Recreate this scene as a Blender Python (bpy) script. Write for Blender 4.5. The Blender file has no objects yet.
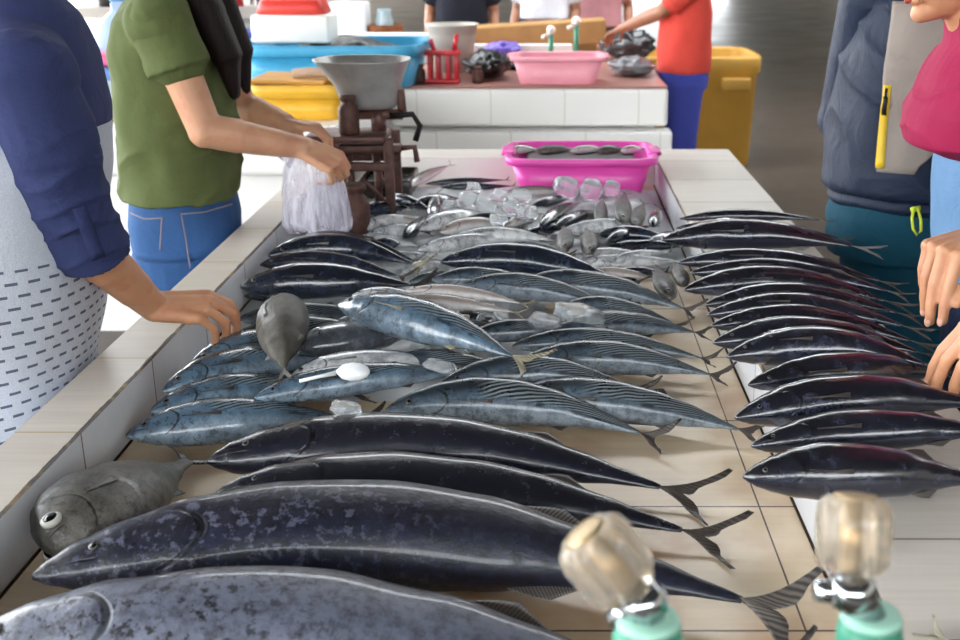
SKY, EXPO = 11, 0.0
import bpy, bmesh, math, random
from mathutils import Vector as V, Matrix, noise as mn
from mathutils.bvhtree import BVHTree
random.seed(7)
S = bpy.context.scene
COL = S.collection
PI = math.pi
# ---------------------------------------------------------------- camera
FPX, PX0, TH = 1130.0, 548.0, math.radians(18.36)
CAM = V((0, 0, 1.5)); ST, CT = math.sin(TH), math.cos(TH)
LZ, TZ = .85, .758                  # height of the ledge tops and of the trough floor
def pt(x, y, zc):                   # a point of the place seen in direction (x, y) at camera depth zc
    X = (x-PX0)*zc/FPX; d = (y-320)*zc/FPX
    return V((X, zc*CT-d*ST, 1.5-zc*ST-d*CT))
def at(x, y, z):                    # the point at height z seen in direction (x, y)
    a = (y-320)/FPX
    return pt(x, y, (1.5-z)/(ST+a*CT))
cd = bpy.data.cameras.new('camera'); co = bpy.data.objects.new('camera', cd); COL.objects.link(co)
co.location = CAM; co.rotation_euler = (PI/2-TH, 0, 0)
cd.sensor_width = 36; cd.lens = FPX*36/960; cd.shift_x = (480-PX0)/960; cd.clip_start = .05; cd.clip_end = 300
cd.dof.use_dof = True; cd.dof.focus_distance = 1.75; cd.dof.aperture_fstop = 7.0
S.camera = co

# ---------------------------------------------------------------- materials
def lin(c):
    if isinstance(c, str):
        c = c.lstrip('#'); c = [int(c[i:i+2], 16)/255 for i in (0, 2, 4)]
        return tuple(x/12.92 if x <= .04045 else ((x+.055)/1.055)**2.4 for x in c)+(1,)
    return tuple(c)[:3]+(1,)
class H:
    def __init__(s, name):
        s.m = bpy.data.materials.new(name); s.m.use_nodes = True; s.t = s.m.node_tree
        s.b = next(n for n in s.t.nodes if n.type == 'BSDF_PRINCIPLED')
        s.out = next(n for n in s.t.nodes if n.type == 'OUTPUT_MATERIAL')
    def put(s, sock, v):
        if isinstance(v, bpy.types.NodeSocket): s.t.links.new(v, sock)
        elif sock.type == 'RGBA': sock.default_value = lin(v) if not isinstance(v, (int, float)) else (v, v, v, 1)
        else: sock.default_value = v
    def n(s, typ, ins={}, **kw):
        n = s.t.nodes.new('ShaderNode'+typ)
        for k, v in kw.items(): setattr(n, k, v)
        for k, v in ins.items(): s.put(n.inputs[k], v)
        return n
    def ma(s, op, a, b=0., c=0., clamp=False):
        n = s.n('Math', operation=op, use_clamp=clamp)
        for i, v in enumerate((a, b, c)): s.put(n.inputs[i], v)
        return n.outputs[0]
    def ss(s, x, lo, hi):           # smoothstep
        n = s.n('MapRange', {'Value': x, 'From Min': lo, 'From Max': hi}, interpolation_type='SMOOTHSTEP'); return n.outputs[0]
    def mix(s, f, a, b, mode='MIX'):
        n = s.n('Mix', data_type='RGBA', blend_type=mode); n.clamp_factor = True
        s.put(n.inputs[0], f); s.put(n.inputs[6], a); s.put(n.inputs[7], b); return n.outputs[2]
    def noise(s, vec, scale, detail=3., rough=.55, dist=0.):
        return s.n('TexNoise', {'Vector': vec, 'Scale': scale, 'Detail': detail, 'Roughness': rough, 'Distortion': dist}).outputs[0]
    def obj(s): return s.n('TexCoord').outputs['Object']
    def pos(s): return s.n('NewGeometry').outputs['Position']
    def xyz(s, v):
        n = s.n('SeparateXYZ', {0: v}); return n.outputs[0], n.outputs[1], n.outputs[2]
    def vec(s, x, y, z):
        return s.n('CombineXYZ', {0: x, 1: y, 2: z}).outputs[0]
    def scale(s, v, sc):
        n = s.n('VectorMath', {0: v}, operation='MULTIPLY'); n.inputs[1].default_value = sc; return n.outputs[0]
    def jitter(s, v):               # another stretch of the pattern for every object
        r = s.n('ObjectInfo').outputs['Random']
        n = s.n('VectorMath', {0: v}, operation='ADD'); s.t.links.new(s.vec(s.ma('MULTIPLY', r, 37.), s.ma('MULTIPLY', r, 91.), s.ma('MULTIPLY', r, 13.)), n.inputs[1]); return n.outputs[0]
    def bump(s, h, strength=.3, dist=.002):
        s.put(s.b.inputs['Normal'], s.n('Bump', {'Height': h, 'Strength': strength, 'Distance': dist}).outputs[0])
    def set(s, **kw):
        for k, v in kw.items(): s.put(s.b.inputs[k.replace('_', ' ')], v)
        return s
def plain(name, col, rough=.5, spec=.5, metal=0., var=.12, sc=14., bump=0., bsc=60., **kw):
    h = H(name); o = h.obj(); f = h.noise(o, sc)
    d = lin(col); dk = tuple(x*(1-var*1.6) for x in d[:3]); lt = tuple(min(1, x*(1+var)) for x in d[:3])
    h.set(Base_Color=h.mix(f, dk, lt), Roughness=rough, Metallic=metal); h.b.inputs['Specular IOR Level'].default_value = spec
    if bump: h.bump(h.noise(o, bsc, 2.), bump)
    h.set(**kw); return h.m
def glassy(name, col, rough=.08, ior=1.3, alpha=1., trans=1.):
    h = H(name); o = h.obj()
    h.set(Base_Color=col, Roughness=rough, IOR=ior, Transmission_Weight=trans, Alpha=alpha); h.bump(h.noise(o, 40.), .25); return h.m

# ---------------------------------------------------------------- objects
def wloc(o):
    p = V((0, 0, 0))
    while o: p += o.location; o = o.parent
    return p
def tag(o, label=None, cat=None, group=None, kind=None):
    for k, v in (('label', label), ('category', cat), ('group', group), ('kind', kind)):
        if v: o[k] = v
    return o
def thing(name, label, cat, loc, group=None):
    o = bpy.data.objects.new(name, None); COL.objects.link(o); o.location = loc; o.empty_display_size = .05
    return tag(o, label, cat, group)
def obj(name, bm, m, parent=None, smooth=True, origin=None, label=None, cat=None, group=None, kind=None, recalc=True):
    """links a bmesh given in world coordinates as one mesh object"""
    me = bpy.data.meshes.new(name)
    if isinstance(bm, bpy.types.Mesh): me = bm
    else:
        if recalc: bmesh.ops.recalc_face_normals(bm, faces=bm.faces)
        bm.to_mesh(me); bm.free()
    o = bpy.data.objects.new(name, me); COL.objects.link(o)
    if parent is not None: off = wloc(parent); o.parent = parent
    else:
        if origin is None:
            vs = me.vertices; n = max(1, len(vs))
            origin = (sum(v.co.x for v in vs)/n, sum(v.co.y for v in vs)/n, min(v.co.z for v in vs) if vs else 0)
        off = V(origin); o.location = off
    me.transform(Matrix.Translation(-off))
    for mm in (m if isinstance(m, (list, tuple)) else [m]):
        me.materials.append(mm)
    me.polygons.foreach_set('use_smooth', [smooth]*len(me.polygons))
    return tag(o, label, cat, group, kind)
def B(): return bmesh.new()
def box(bm, x0, x1, y0, y1, z0, z1, bev=0., seg=2, rot=None):
    r = bmesh.ops.create_cube(bm, size=1); vs = r['verts']
    for v in vs: v.co = V(((x0+x1)/2+v.co.x*(x1-x0), (y0+y1)/2+v.co.y*(y1-y0), (z0+z1)/2+v.co.z*(z1-z0)))
    if bev:
        es = list({e for v in vs for e in v.link_edges}); r = bmesh.ops.bevel(bm, geom=es, offset=bev, segments=seg, affect='EDGES', profile=.5)
        vs = list({v for f in r['faces'] for v in f.verts}|{v for v in vs if v.is_valid})
    if rot:
        c = V(((x0+x1)/2, (y0+y1)/2, (z0+z1)/2))
        bmesh.ops.transform(bm, matrix=Matrix.Translation(c) @ rot.to_4x4() @ Matrix.Translation(-c), verts=[v for v in vs if v.is_valid])
    return vs
def rings(bm, R, close=True, cap=True, mat=0):
    """R: rings (lists of points) skinned together"""
    L = [[bm.verts.new(p) for p in r] for r in R]; n = len(L[0])
    for a, b in zip(L, L[1:]):
        for i in range(n if close else n-1):
            f = bm.faces.new((a[i], a[(i+1) % n], b[(i+1) % n], b[i])); f.material_index = mat
    if cap and close:
        for r in (L[0][::-1], L[-1]):
            f = bm.faces.new(r); f.material_index = mat
    return L
def ell(c, ax, ay, n=20, p=2.):
    o = []
    for i in range(n):
        a = 2*PI*i/n; x, y = math.cos(a), math.sin(a)
        o.append(V(c)+V(ax)*(math.copysign(abs(x)**(2/p), x))+V(ay)*(math.copysign(abs(y)**(2/p), y)))
    return o
def basis(d):
    d = V(d).normalized(); u = V((0, 0, 1)) if abs(d.z) < .9 else V((1, 0, 0))
    a = d.cross(u).normalized(); return a, a.cross(d).normalized()
def tube(bm, pts, r, n=10, mat=0):
    pts = [V(p) for p in pts]; R = []
    for i, p in enumerate(pts):
        d = (pts[min(i+1, len(pts)-1)]-pts[max(i-1, 0)]); a, b = basis(d)
        rr = r[i] if isinstance(r, (list, tuple)) else r
        R.append(ell(p, a*rr, b*rr, n))
    rings(bm, R, mat=mat)
def lathe(bm, prof, c, axis=(0, 0, 1), n=28, mat=0, lobes=0, depth=0.):
    """prof: (radius, height) pairs along the axis"""
    a, b = basis(axis); ax = V(axis).normalized(); R = []
    for r, h in prof:
        ring = []
        for i in range(n):
            t = 2*PI*i/n; rr = r*(1-depth*(.5+.5*math.cos(lobes*t)) if lobes else 1)
            ring.append(V(c)+ax*h+a*rr*math.cos(t)+b*rr*math.sin(t))
        R.append(ring)
    rings(bm, R, mat=mat)
def cap(bm, p0, r0, p1, r1, n=18):
    """tapered capsule, a closed solid"""
    p0, p1 = V(p0), V(p1); d = p1-p0
    if d.length < 1e-6: d = V((0, 0, 1e-4))
    u = d.normalized(); a, b = basis(u); R = []
    for k in (-80, -50, -20): t = math.radians(k); R.append(ell(p0+u*r0*math.sin(t), a*r0*math.cos(t), b*r0*math.cos(t), n))
    for k in (20, 50, 80): t = math.radians(k); R.append(ell(p1+u*r1*math.sin(t), a*r1*math.cos(t), b*r1*math.cos(t), n))
    rings(bm, R)
def chain(bm, pts, rs):
    for i in range(len(pts)-1): cap(bm, pts[i], rs[i], pts[i+1], rs[i+1])
def ellipsoid(bm, c, ax, ay, az, n=20, m=12):
    R = []
    for k in range(m+1):
        t = -PI/2+PI*(k+.02)/(m+.04); R.append(ell(V(c)+V(az)*math.sin(t), V(ax)*math.cos(t), V(ay)*math.cos(t), n))
    rings(bm, R)
def fused(bm, vox, smooth=4, disp=None, factor=.5):
    """closed solids grown together into one continuous skin"""
    me = bpy.data.meshes.new('t'); bmesh.ops.recalc_face_normals(bm, faces=bm.faces); bm.to_mesh(me); bm.free()
    o = bpy.data.objects.new('t', me); COL.objects.link(o)
    r = o.modifiers.new('r', 'REMESH'); r.mode = 'VOXEL'; r.voxel_size = vox; r.adaptivity = 0
    if smooth: s = o.modifiers.new('s', 'SMOOTH'); s.iterations = smooth; s.factor = factor
    bpy.context.view_layer.update()
    dg = bpy.context.evaluated_depsgraph_get()
    out = bpy.data.meshes.new_from_object(o.evaluated_get(dg))
    bpy.data.objects.remove(o); bpy.data.meshes.remove(me)
    if disp:
        ns = [v.normal.copy() for v in out.vertices]
        for v, nn in zip(out.vertices, ns): v.co += nn*disp(v.co)
    out.materials.clear(); out.update(); return out
def interp(P, t):
    for (a, x), (b, y) in zip(P, P[1:]):
        if t <= b:
            s = (t-a)/(b-a); s = s*s*(3-2*s)*.5+s*.5; return x+(y-x)*s
    return P[-1][1]
# ---------------------------------------------------------------- world, roof, floor
w = bpy.data.worlds.new('daylight'); S.world = w; w.use_nodes = True
bg = next(n for n in w.node_tree.nodes if n.type == 'BACKGROUND')
bg.inputs[0].default_value = (.93, .97, 1, 1); bg.inputs[1].default_value = SKY
S.view_settings.view_transform = 'Standard'; S.view_settings.look = 'None'; S.view_settings.exposure = EXPO; S.view_settings.gamma = 1
S.view_settings.use_curve_mapping = False
def lamp(name, loc, rot, sx, sy, power, col=(1, 1, 1)):
    l = bpy.data.lights.new(name, 'AREA'); l.shape = 'RECTANGLE'; l.size = sx; l.size_y = sy; l.energy = power; l.color = col
    o = bpy.data.objects.new(name, l); COL.objects.link(o); o.location = loc; o.rotation_euler = rot; return o

def floor_mat():
    h = H('market floor'); p = h.pos(); x, y, z = h.xyz(p)
    n1 = h.noise(p, 1.1, 5.); n2 = h.noise(h.scale(p, (9, 1.2, 1)), 1., 4.)
    c = h.mix(h.ma('ADD', h.ma('MULTIPLY', n1, .6), h.ma('MULTIPLY', n2, .4)), '#2c241d', '#5a4e43')
    j = h.ma('LESS_THAN', h.ma('ABSOLUTE', h.ma('SUBTRACT', y, 15.4)), .07)
    j = h.ma('MAXIMUM', j, h.ma('LESS_THAN', h.ma('FRACT', h.ma('MULTIPLY', h.ma('ADD', x, .6), .2)), .004))
    h.set(Base_Color=h.mix(j, c, '#2a251f'), Roughness=h.ma('ADD', .22, h.ma('MULTIPLY', n1, .35)), Specular_IOR_Level=.3); h.bump(n2, .05); return h.m
f = B(); box(f, -14, 14, -9, 40, -.2, 0); obj('floor', f, floor_mat(), smooth=False, kind='structure', origin=(0, 0, 0))
concrete = plain('painted concrete', '#b9b4aa', .8, .2, sc=3)
tin = plain('dark roof sheet', '#4a4b49', .7, .3, sc=2)
def strip(name, x0, x1, y0, y1, z0, z1, m): b = B(); box(b, x0, x1, y0, y1, z0, z1); return obj(name, b, m, smooth=False, kind='structure')
strip('unseen_roof', -7.5, 9.5, -7, 7.2, 4.6, 4.7, tin)  # unseen roof over the table, closed to keep bright bands off the fish
for i in range(1, 6):              # unseen roof sheets, gaps placed for ridge highlights and a darker far floor
    strip('unseen_roof', -7.5, 9.5, (1.2 if i < 2 else -.6)+7.8*i, 7.2+7.8*i, 4.6, 4.7, tin)
for k, x in enumerate((-7.2, 9.2)):
    for y in (-6.6, 2., 10.6, 19.2, 27.8, 36.4): strip('pillar', x-.18, x+.18, y-.18, y+.18, 0, 4.6, concrete)
strip('unseen_wall_back', -14, 2., 39, 39.2, 0, 4.6, concrete); strip('unseen_wall_back', 6., 14, 39, 39.2, 0, 4.6, concrete)  # unseen far wall, added to block far sky; opening placed for a floor streak
strip('light_block_front', -7.5, 9.5, -7.3, -7.1, 0, 2.9, tin); strip('unseen_wall_right', 9.3, 9.5, -9, 40, 0, 4.6, concrete)  # unseen: low front wall added to darken fish reflections, right wall raised for contrast

# ---------------------------------------------------------------- tiled market table
def tile_mat(name, lo, hi, y0, grain=1., stain=None, joints=(), edge=None, rough=.42, gcol='#3d2c1c', pitch=.3, gw=.0035):
    h = H(name); p = h.pos(); x, y, z = h.xyz(p)
    g1 = h.noise(h.scale(p, (5, 120, 60)), 1., 4., .6); g2 = h.noise(h.scale(p, (2, 22, 12)), 1., 3.)
    idx = h.ma('FLOOR', h.ma('DIVIDE', h.ma('SUBTRACT', y, y0), pitch))
    tone = h.n('TexWhiteNoise', {'W': idx}, noise_dimensions='1D').outputs[0]
    f = h.ma('ADD', h.ma('MULTIPLY', g1, .45*grain), h.ma('ADD', h.ma('MULTIPLY', g2, .45*grain), h.ma('MULTIPLY', tone, .25)))
    c = h.mix(f, lo, hi); big = h.noise(p, 4., 4.)
    if stain: c = h.mix(h.ma('MULTIPLY', h.ss(big, .48, .72), .75), c, stain)
    fr = h.ma('FRACT', h.ma('DIVIDE', h.ma('SUBTRACT', y, y0-gw/2), pitch)); j = h.ma('LESS_THAN', fr, gw/pitch)
    for jx in joints: j = h.ma('MAXIMUM', j, h.ma('LESS_THAN', h.ma('ABSOLUTE', h.ma('SUBTRACT', x, jx)), .0012))
    c = h.mix(j, c, gcol)
    if edge:
        wob = h.ma('MULTIPLY', h.noise(p, 30., 4.), .007)
        e = h.ma('LESS_THAN', h.ma('ABSOLUTE', h.ma('SUBTRACT', x, edge)), h.ma('ADD', .0015, wob))
        c = h.mix(e, c, h.mix(h.ss(h.noise(p, 22., 4.), .45, .75), '#3a2a1a', '#a07d45'))
    h.set(Base_Color=c, Roughness=h.ma('ADD', rough-.1, h.ma('MULTIPLY', big, .2))); h.bump(h.ma('SUBTRACT', h.ma('MULTIPLY', g1, .2), j), .2, .001); return h.m
XL, XR, XLO, XRO = -.657, .345, -.752, .607
YN, YF = .80, 3.62
ledge_l = tile_mat('beige wood-look tile, left', '#b5a898', '#e6ddd2', 1.458, edge=XL, gcol='#b39a6a')
ledge_r = tile_mat('beige wood-look tile, right', '#b0a698', '#e6dfd5', 1.157, edge=XR, gcol='#6d6254')
inner_m = tile_mat('white wall tile', '#c6c7cb', '#ebebee', 1.458, grain=.6, gcol='#4b3a28')
trough_m = tile_mat('cream wood-look tile', '#c9ad88', '#f6e2c4', 1.111, stain='#b98558', joints=(.294, -.2), gcol='#4a3524', rough=.34)
grout = plain('dark brown grout', '#3a2a1c', .9, .1, sc=50, var=.3)
white_t = tile_mat('white front tile', '#d9d6d0', '#efeeea', .1, grain=.3, gcol='#c5beb0')
table = thing('market_table', 'long tiled fish table with raised ledges round a cream trough, nearest the camera', 'table', (0, 2.2, 0))
b = B(); box(b, XL-.002, XR+.002, YN+.02, YF+.02, .60, TZ); obj('trough_floor', b, trough_m, table, False)
def ledge(name, x0, x1, y0, y1, m, side):
    b = B(); box(b, x0, x1, y0, y1, .56, LZ, .003, 1); bmesh.ops.recalc_face_normals(b, faces=b.faces)
    for f in b.faces: f.material_index = 0 if f.normal.z > .5 else 1
    return obj(name, b, [m, side], table, False)
ledge('ledge', XLO, XL, YN-.1, YF+.16, ledge_l, inner_m)
ledge('ledge', XR, XRO, YN-.1, YF+.16, ledge_r, inner_m)
ledge('ledge', XL, XR, YF, YF+.16, ledge_r, white_t)
ledge('ledge', XL, XR, YN-.1, YN, ledge_r, white_t)
b = B()
for x, y in ((XL, 0), (XR, 0)): box(b, x-.003 if x > 0 else x-.001, x+.001 if x > 0 else x+.003, YN, YF, TZ-.001, TZ+.003)
obj('grout_line', b, grout, table, False)
for y in (1.0, 2.2, 3.45): b = B(); box(b, XLO+.04, XRO-.04, y-.12, y+.12, 0, .60); obj('support', b, white_t, table, False)
# ---------------------------------------------------------------- fish
def fish_mat(name, back, flank, belly, lo=.32, hi=.72, mott=None, stripes=0., rough=.24, coat=.5, speck=None, bumpv=.12, pinkback=0., spots=0):
    h = H(name); u, v, _ = h.xyz(h.n('UVMap').outputs[0]); o = h.jitter(h.obj())
    n1 = h.noise(o, 14., 4.); n2 = h.noise(o, 90., 3., .65); n3 = h.noise(o, 34. if 'tuna' not in name else 52., 6., .75)
    vv = h.ma('ADD', v, h.ma('MULTIPLY', h.ma('SUBTRACT', n1, .5), .30))
    vv = h.ma('ADD', vv, h.ma('MULTIPLY', h.ma('SUBTRACT', n2, .5), .12))
    c = h.mix(h.ss(vv, lo-.16, lo+.14), back, flank); c = h.mix(h.ss(vv, hi-.16, hi+.12), c, belly)
    if mott: c = h.mix(h.ma('MULTIPLY', h.ss(n3, mott[1]-.12, mott[1]+.14), mott[2]), c, mott[0])
    if speck: c = h.mix(h.ma('MULTIPLY', h.ma('MULTIPLY', h.ss(h.noise(o, 75., 4., .7), .52, .62), h.ma('SUBTRACT', 1.1, h.ss(u, .3, .7))), speck[1]), c, speck[0])
    if pinkback: c = h.mix(h.ma('MULTIPLY', h.ma('MULTIPLY', h.ss(u, .3, .6), h.ma('SUBTRACT', 1., h.ss(h.ma('ABSOLUTE', h.ma('SUBTRACT', vv, .22)), .04, .2))), pinkback), c, '#5e2f3d')
    if stripes:
        ph = h.ma('ADD', h.ma('MULTIPLY', u, 95.), h.ma('ADD', h.ma('MULTIPLY', v, 70.), h.ma('MULTIPLY', h.noise(o, 11., 3.), 16.)))
        s = h.ss(h.ma('SINE', ph), -.25, .35)
        m = h.ma('MULTIPLY', h.ma('MULTIPLY', h.ss(u, .34, .42), h.ma('SUBTRACT', 1., h.ss(vv, .44, .56))), stripes)
        c = h.mix(h.ma('MULTIPLY', m, .85), c, h.mix(s, '#0b0d11', '#7a8388'))
        low = h.ma('MULTIPLY', h.ma('MULTIPLY', h.ss(h.noise(o, 26., 2.), .5, .6), h.ss(u, .2, .4)), h.ma('SUBTRACT', 1., h.ss(h.ma('ABSOLUTE', h.ma('SUBTRACT', v, .56)), .02, .1)))
        c = h.mix(h.ma('MULTIPLY', low, .8), c, '#11151c')
    g = h.ma('ABSOLUTE', h.ma('SUBTRACT', u, h.ma('SUBTRACT', .235, h.ma('MULTIPLY', h.ma('POWER', h.ma('ABSOLUTE', h.ma('SUBTRACT', v, .52)), 2.), .5))))
    g = h.ma('MULTIPLY', h.ma('SUBTRACT', 1., h.ss(g, .003, .009)), h.ma('LESS_THAN', h.ma('ABSOLUTE', h.ma('SUBTRACT', v, .55)), .33))
    mo = h.ma('MULTIPLY', h.ma('SUBTRACT', 1., h.ss(h.ma('ABSOLUTE', h.ma('SUBTRACT', v, h.ma('ADD', .53, h.ma('MULTIPLY', u, 1.2)))), .008, .03)), h.ma('LESS_THAN', u, .085))
    ln = h.ma('MAXIMUM', g, mo); c = h.mix(h.ma('MULTIPLY', ln, .75), c, '#07080b')
    h.set(Base_Color=c, Roughness=h.ma('ADD', rough-.08, h.ma('MULTIPLY', n3, .22)), Coat_Weight=coat, Coat_Roughness=.1)
    h.bump(h.ma('SUBTRACT', h.ma('ADD', h.ma('MULTIPLY', n2, .5), h.ma('ADD', n3, h.ma('MULTIPLY', n1, 1.5))), ln), min(1, bumpv*2.2), .004); return h.m
def fin_mat(name, col, col2, alpha=.9):
    h = H(name); u, v, _ = h.xyz(h.n('UVMap').outputs[0])
    r = h.ma('SINE', h.ma('ADD', h.ma('MULTIPLY', v, 150.), h.ma('MULTIPLY', h.noise(h.obj(), 30.), 5.)))
    h.set(Base_Color=h.mix(h.ma('MULTIPLY_ADD', r, .5, .5), col, col2), Roughness=.4, Alpha=alpha); h.bump(r, .15, .001); return h.m
FM = {
 'pale': fish_mat('lavender grey tuna skin', '#25242b', '#666a7a', '#8a92a6', .12, .8, ('#2d2b33', .53, .75), speck=('#15141a', .9), coat=.35, rough=.34, bumpv=.2),
 'dark': fish_mat('dark violet tuna skin', '#17161c', '#262632', '#1f2438', .16, .62, ('#12121a', .50, .8), speck=('#6d6f84', .5), coat=.4, rough=.3, bumpv=.18),
 'black': fish_mat('black tuna skin', '#0e0d12', '#191922', '#181b2a', .3, .7, ('#3a3a46', .60, .5), coat=.6, rough=.22, bumpv=.15),
 'row': fish_mat('glossy black skin', '#121116', '#17171f', '#1b1f2e', .3, .7, ('#44475c', .60, .6), coat=.9, rough=.17, bumpv=.12, pinkback=.4),
 'stack': fish_mat('dark blue skin', '#0d0f16', '#161b27', '#1f2734', .25, .75, ('#39435a', .56, .6), coat=.8, rough=.18),
 'frigate': fish_mat('blue frigate skin', '#1b2127', '#53626f', '#8e99a2', .36, .74, ('#2b353f', .52, .75), stripes=1., speck=('#141a20', .45), coat=.4, rough=.26, bumpv=.1),
 'bluish': fish_mat('pale blue frigate skin', '#222a33', '#5b7488', '#8799a8', .27, .74, ('#2a3644', .52, .8), stripes=.85, speck=('#1a222c', .5), coat=.5, rough=.24, bumpv=.1),
 'silver': fish_mat('silver skin', '#454a52', '#b3b6ba', '#dcdddd', .26, .6, ('#6d7178', .53, .7), speck=('#33373d', .5), coat=.6, rough=.18, bumpv=.08),
 'tan': fish_mat('pinkish silver skin', '#6f6460', '#a39791', '#dad6d4', .3, .75, ('#7d736f', .56, .4), coat=.5, rough=.22, bumpv=.06),
 'gray': fish_mat('grey brown skin', '#2b2a26', '#57534c', '#7c7870', .25, .8, ('#2f2e2b', .52, .65), speck=('#1d1c1a', .6), coat=.12, rough=.45, bumpv=.2),
 'leather': fish_mat('ray-scratched grey skin', '#3d3933', '#57534b', '#77736b', .3, .8, ('#2f2c28', .54, .6), coat=.0, rough=.5, bumpv=.2),
}
fin_d = fin_mat('dark fin', '#2a2625', '#5a5049'); fin_b = fin_mat('broad grey fin', '#3b3735', '#7c746e'); fin_g = fin_mat('pale fin', '#4c4a48', '#8a8682'); fin_y = fin_mat('straw fin', '#6d6856', '#a59d84')
eye_d = plain('dark fish eye ring', '#4d4b48', .2, .6, sc=80); eye_w = plain('fish eye ring', '#b9b8ae', .15, .6, sc=80); eye_b = plain('fish pupil', '#060607', .06, .6)
PROF = {
 'tuna': [(0, .05), (.02, .2), (.06, .40), (.13, .64), (.22, .86), (.34, 1), (.5, .98), (.64, .82), (.78, .54), (.88, .31), (.95, .15), (.985, .095), (1, .06)],
 'slim': [(0, .06), (.02, .24), (.06, .46), (.13, .70), (.24, .92), (.38, 1), (.55, .93), (.7, .72), (.83, .44), (.92, .23), (.975, .13), (1, .07)],
 'deep': [(0, .12), (.02, .3), (.07, .55), (.15, .8), (.28, .98), (.42, 1), (.58, .9), (.72, .66), (.84, .38), (.93, .2), (1, .16)],
 'puff': [(0, .25), (.03, .45), (.1, .72), (.2, .93), (.35, 1), (.5, .9), (.65, .66), (.8, .4), (.9, .2), (1, .1)],
}
SPEC = {  # profile, height/width, tail length and half spread in units of the greatest half height
 'pale': ('tuna', 1.3, 1.0, .9), 'dark': ('tuna', 1.3, .95, .9), 'black': ('slim', 1.25, 1.15, .7), 'row': ('tuna', 1.15, 1.5, .3), 'stack': ('tuna', 1.2, 1., .8),
 'frigate': ('tuna', 1.3, 1.0, .7), 'bluish': ('tuna', 1.3, 1., .7), 'silver': ('slim', 1.4, 1.1, .8), 'tan': ('slim', 1.3, 1.2, .7), 'gray': ('deep', 1.7, .5, .5), 'leather': ('puff', 1.25, .6, .4)}
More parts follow.
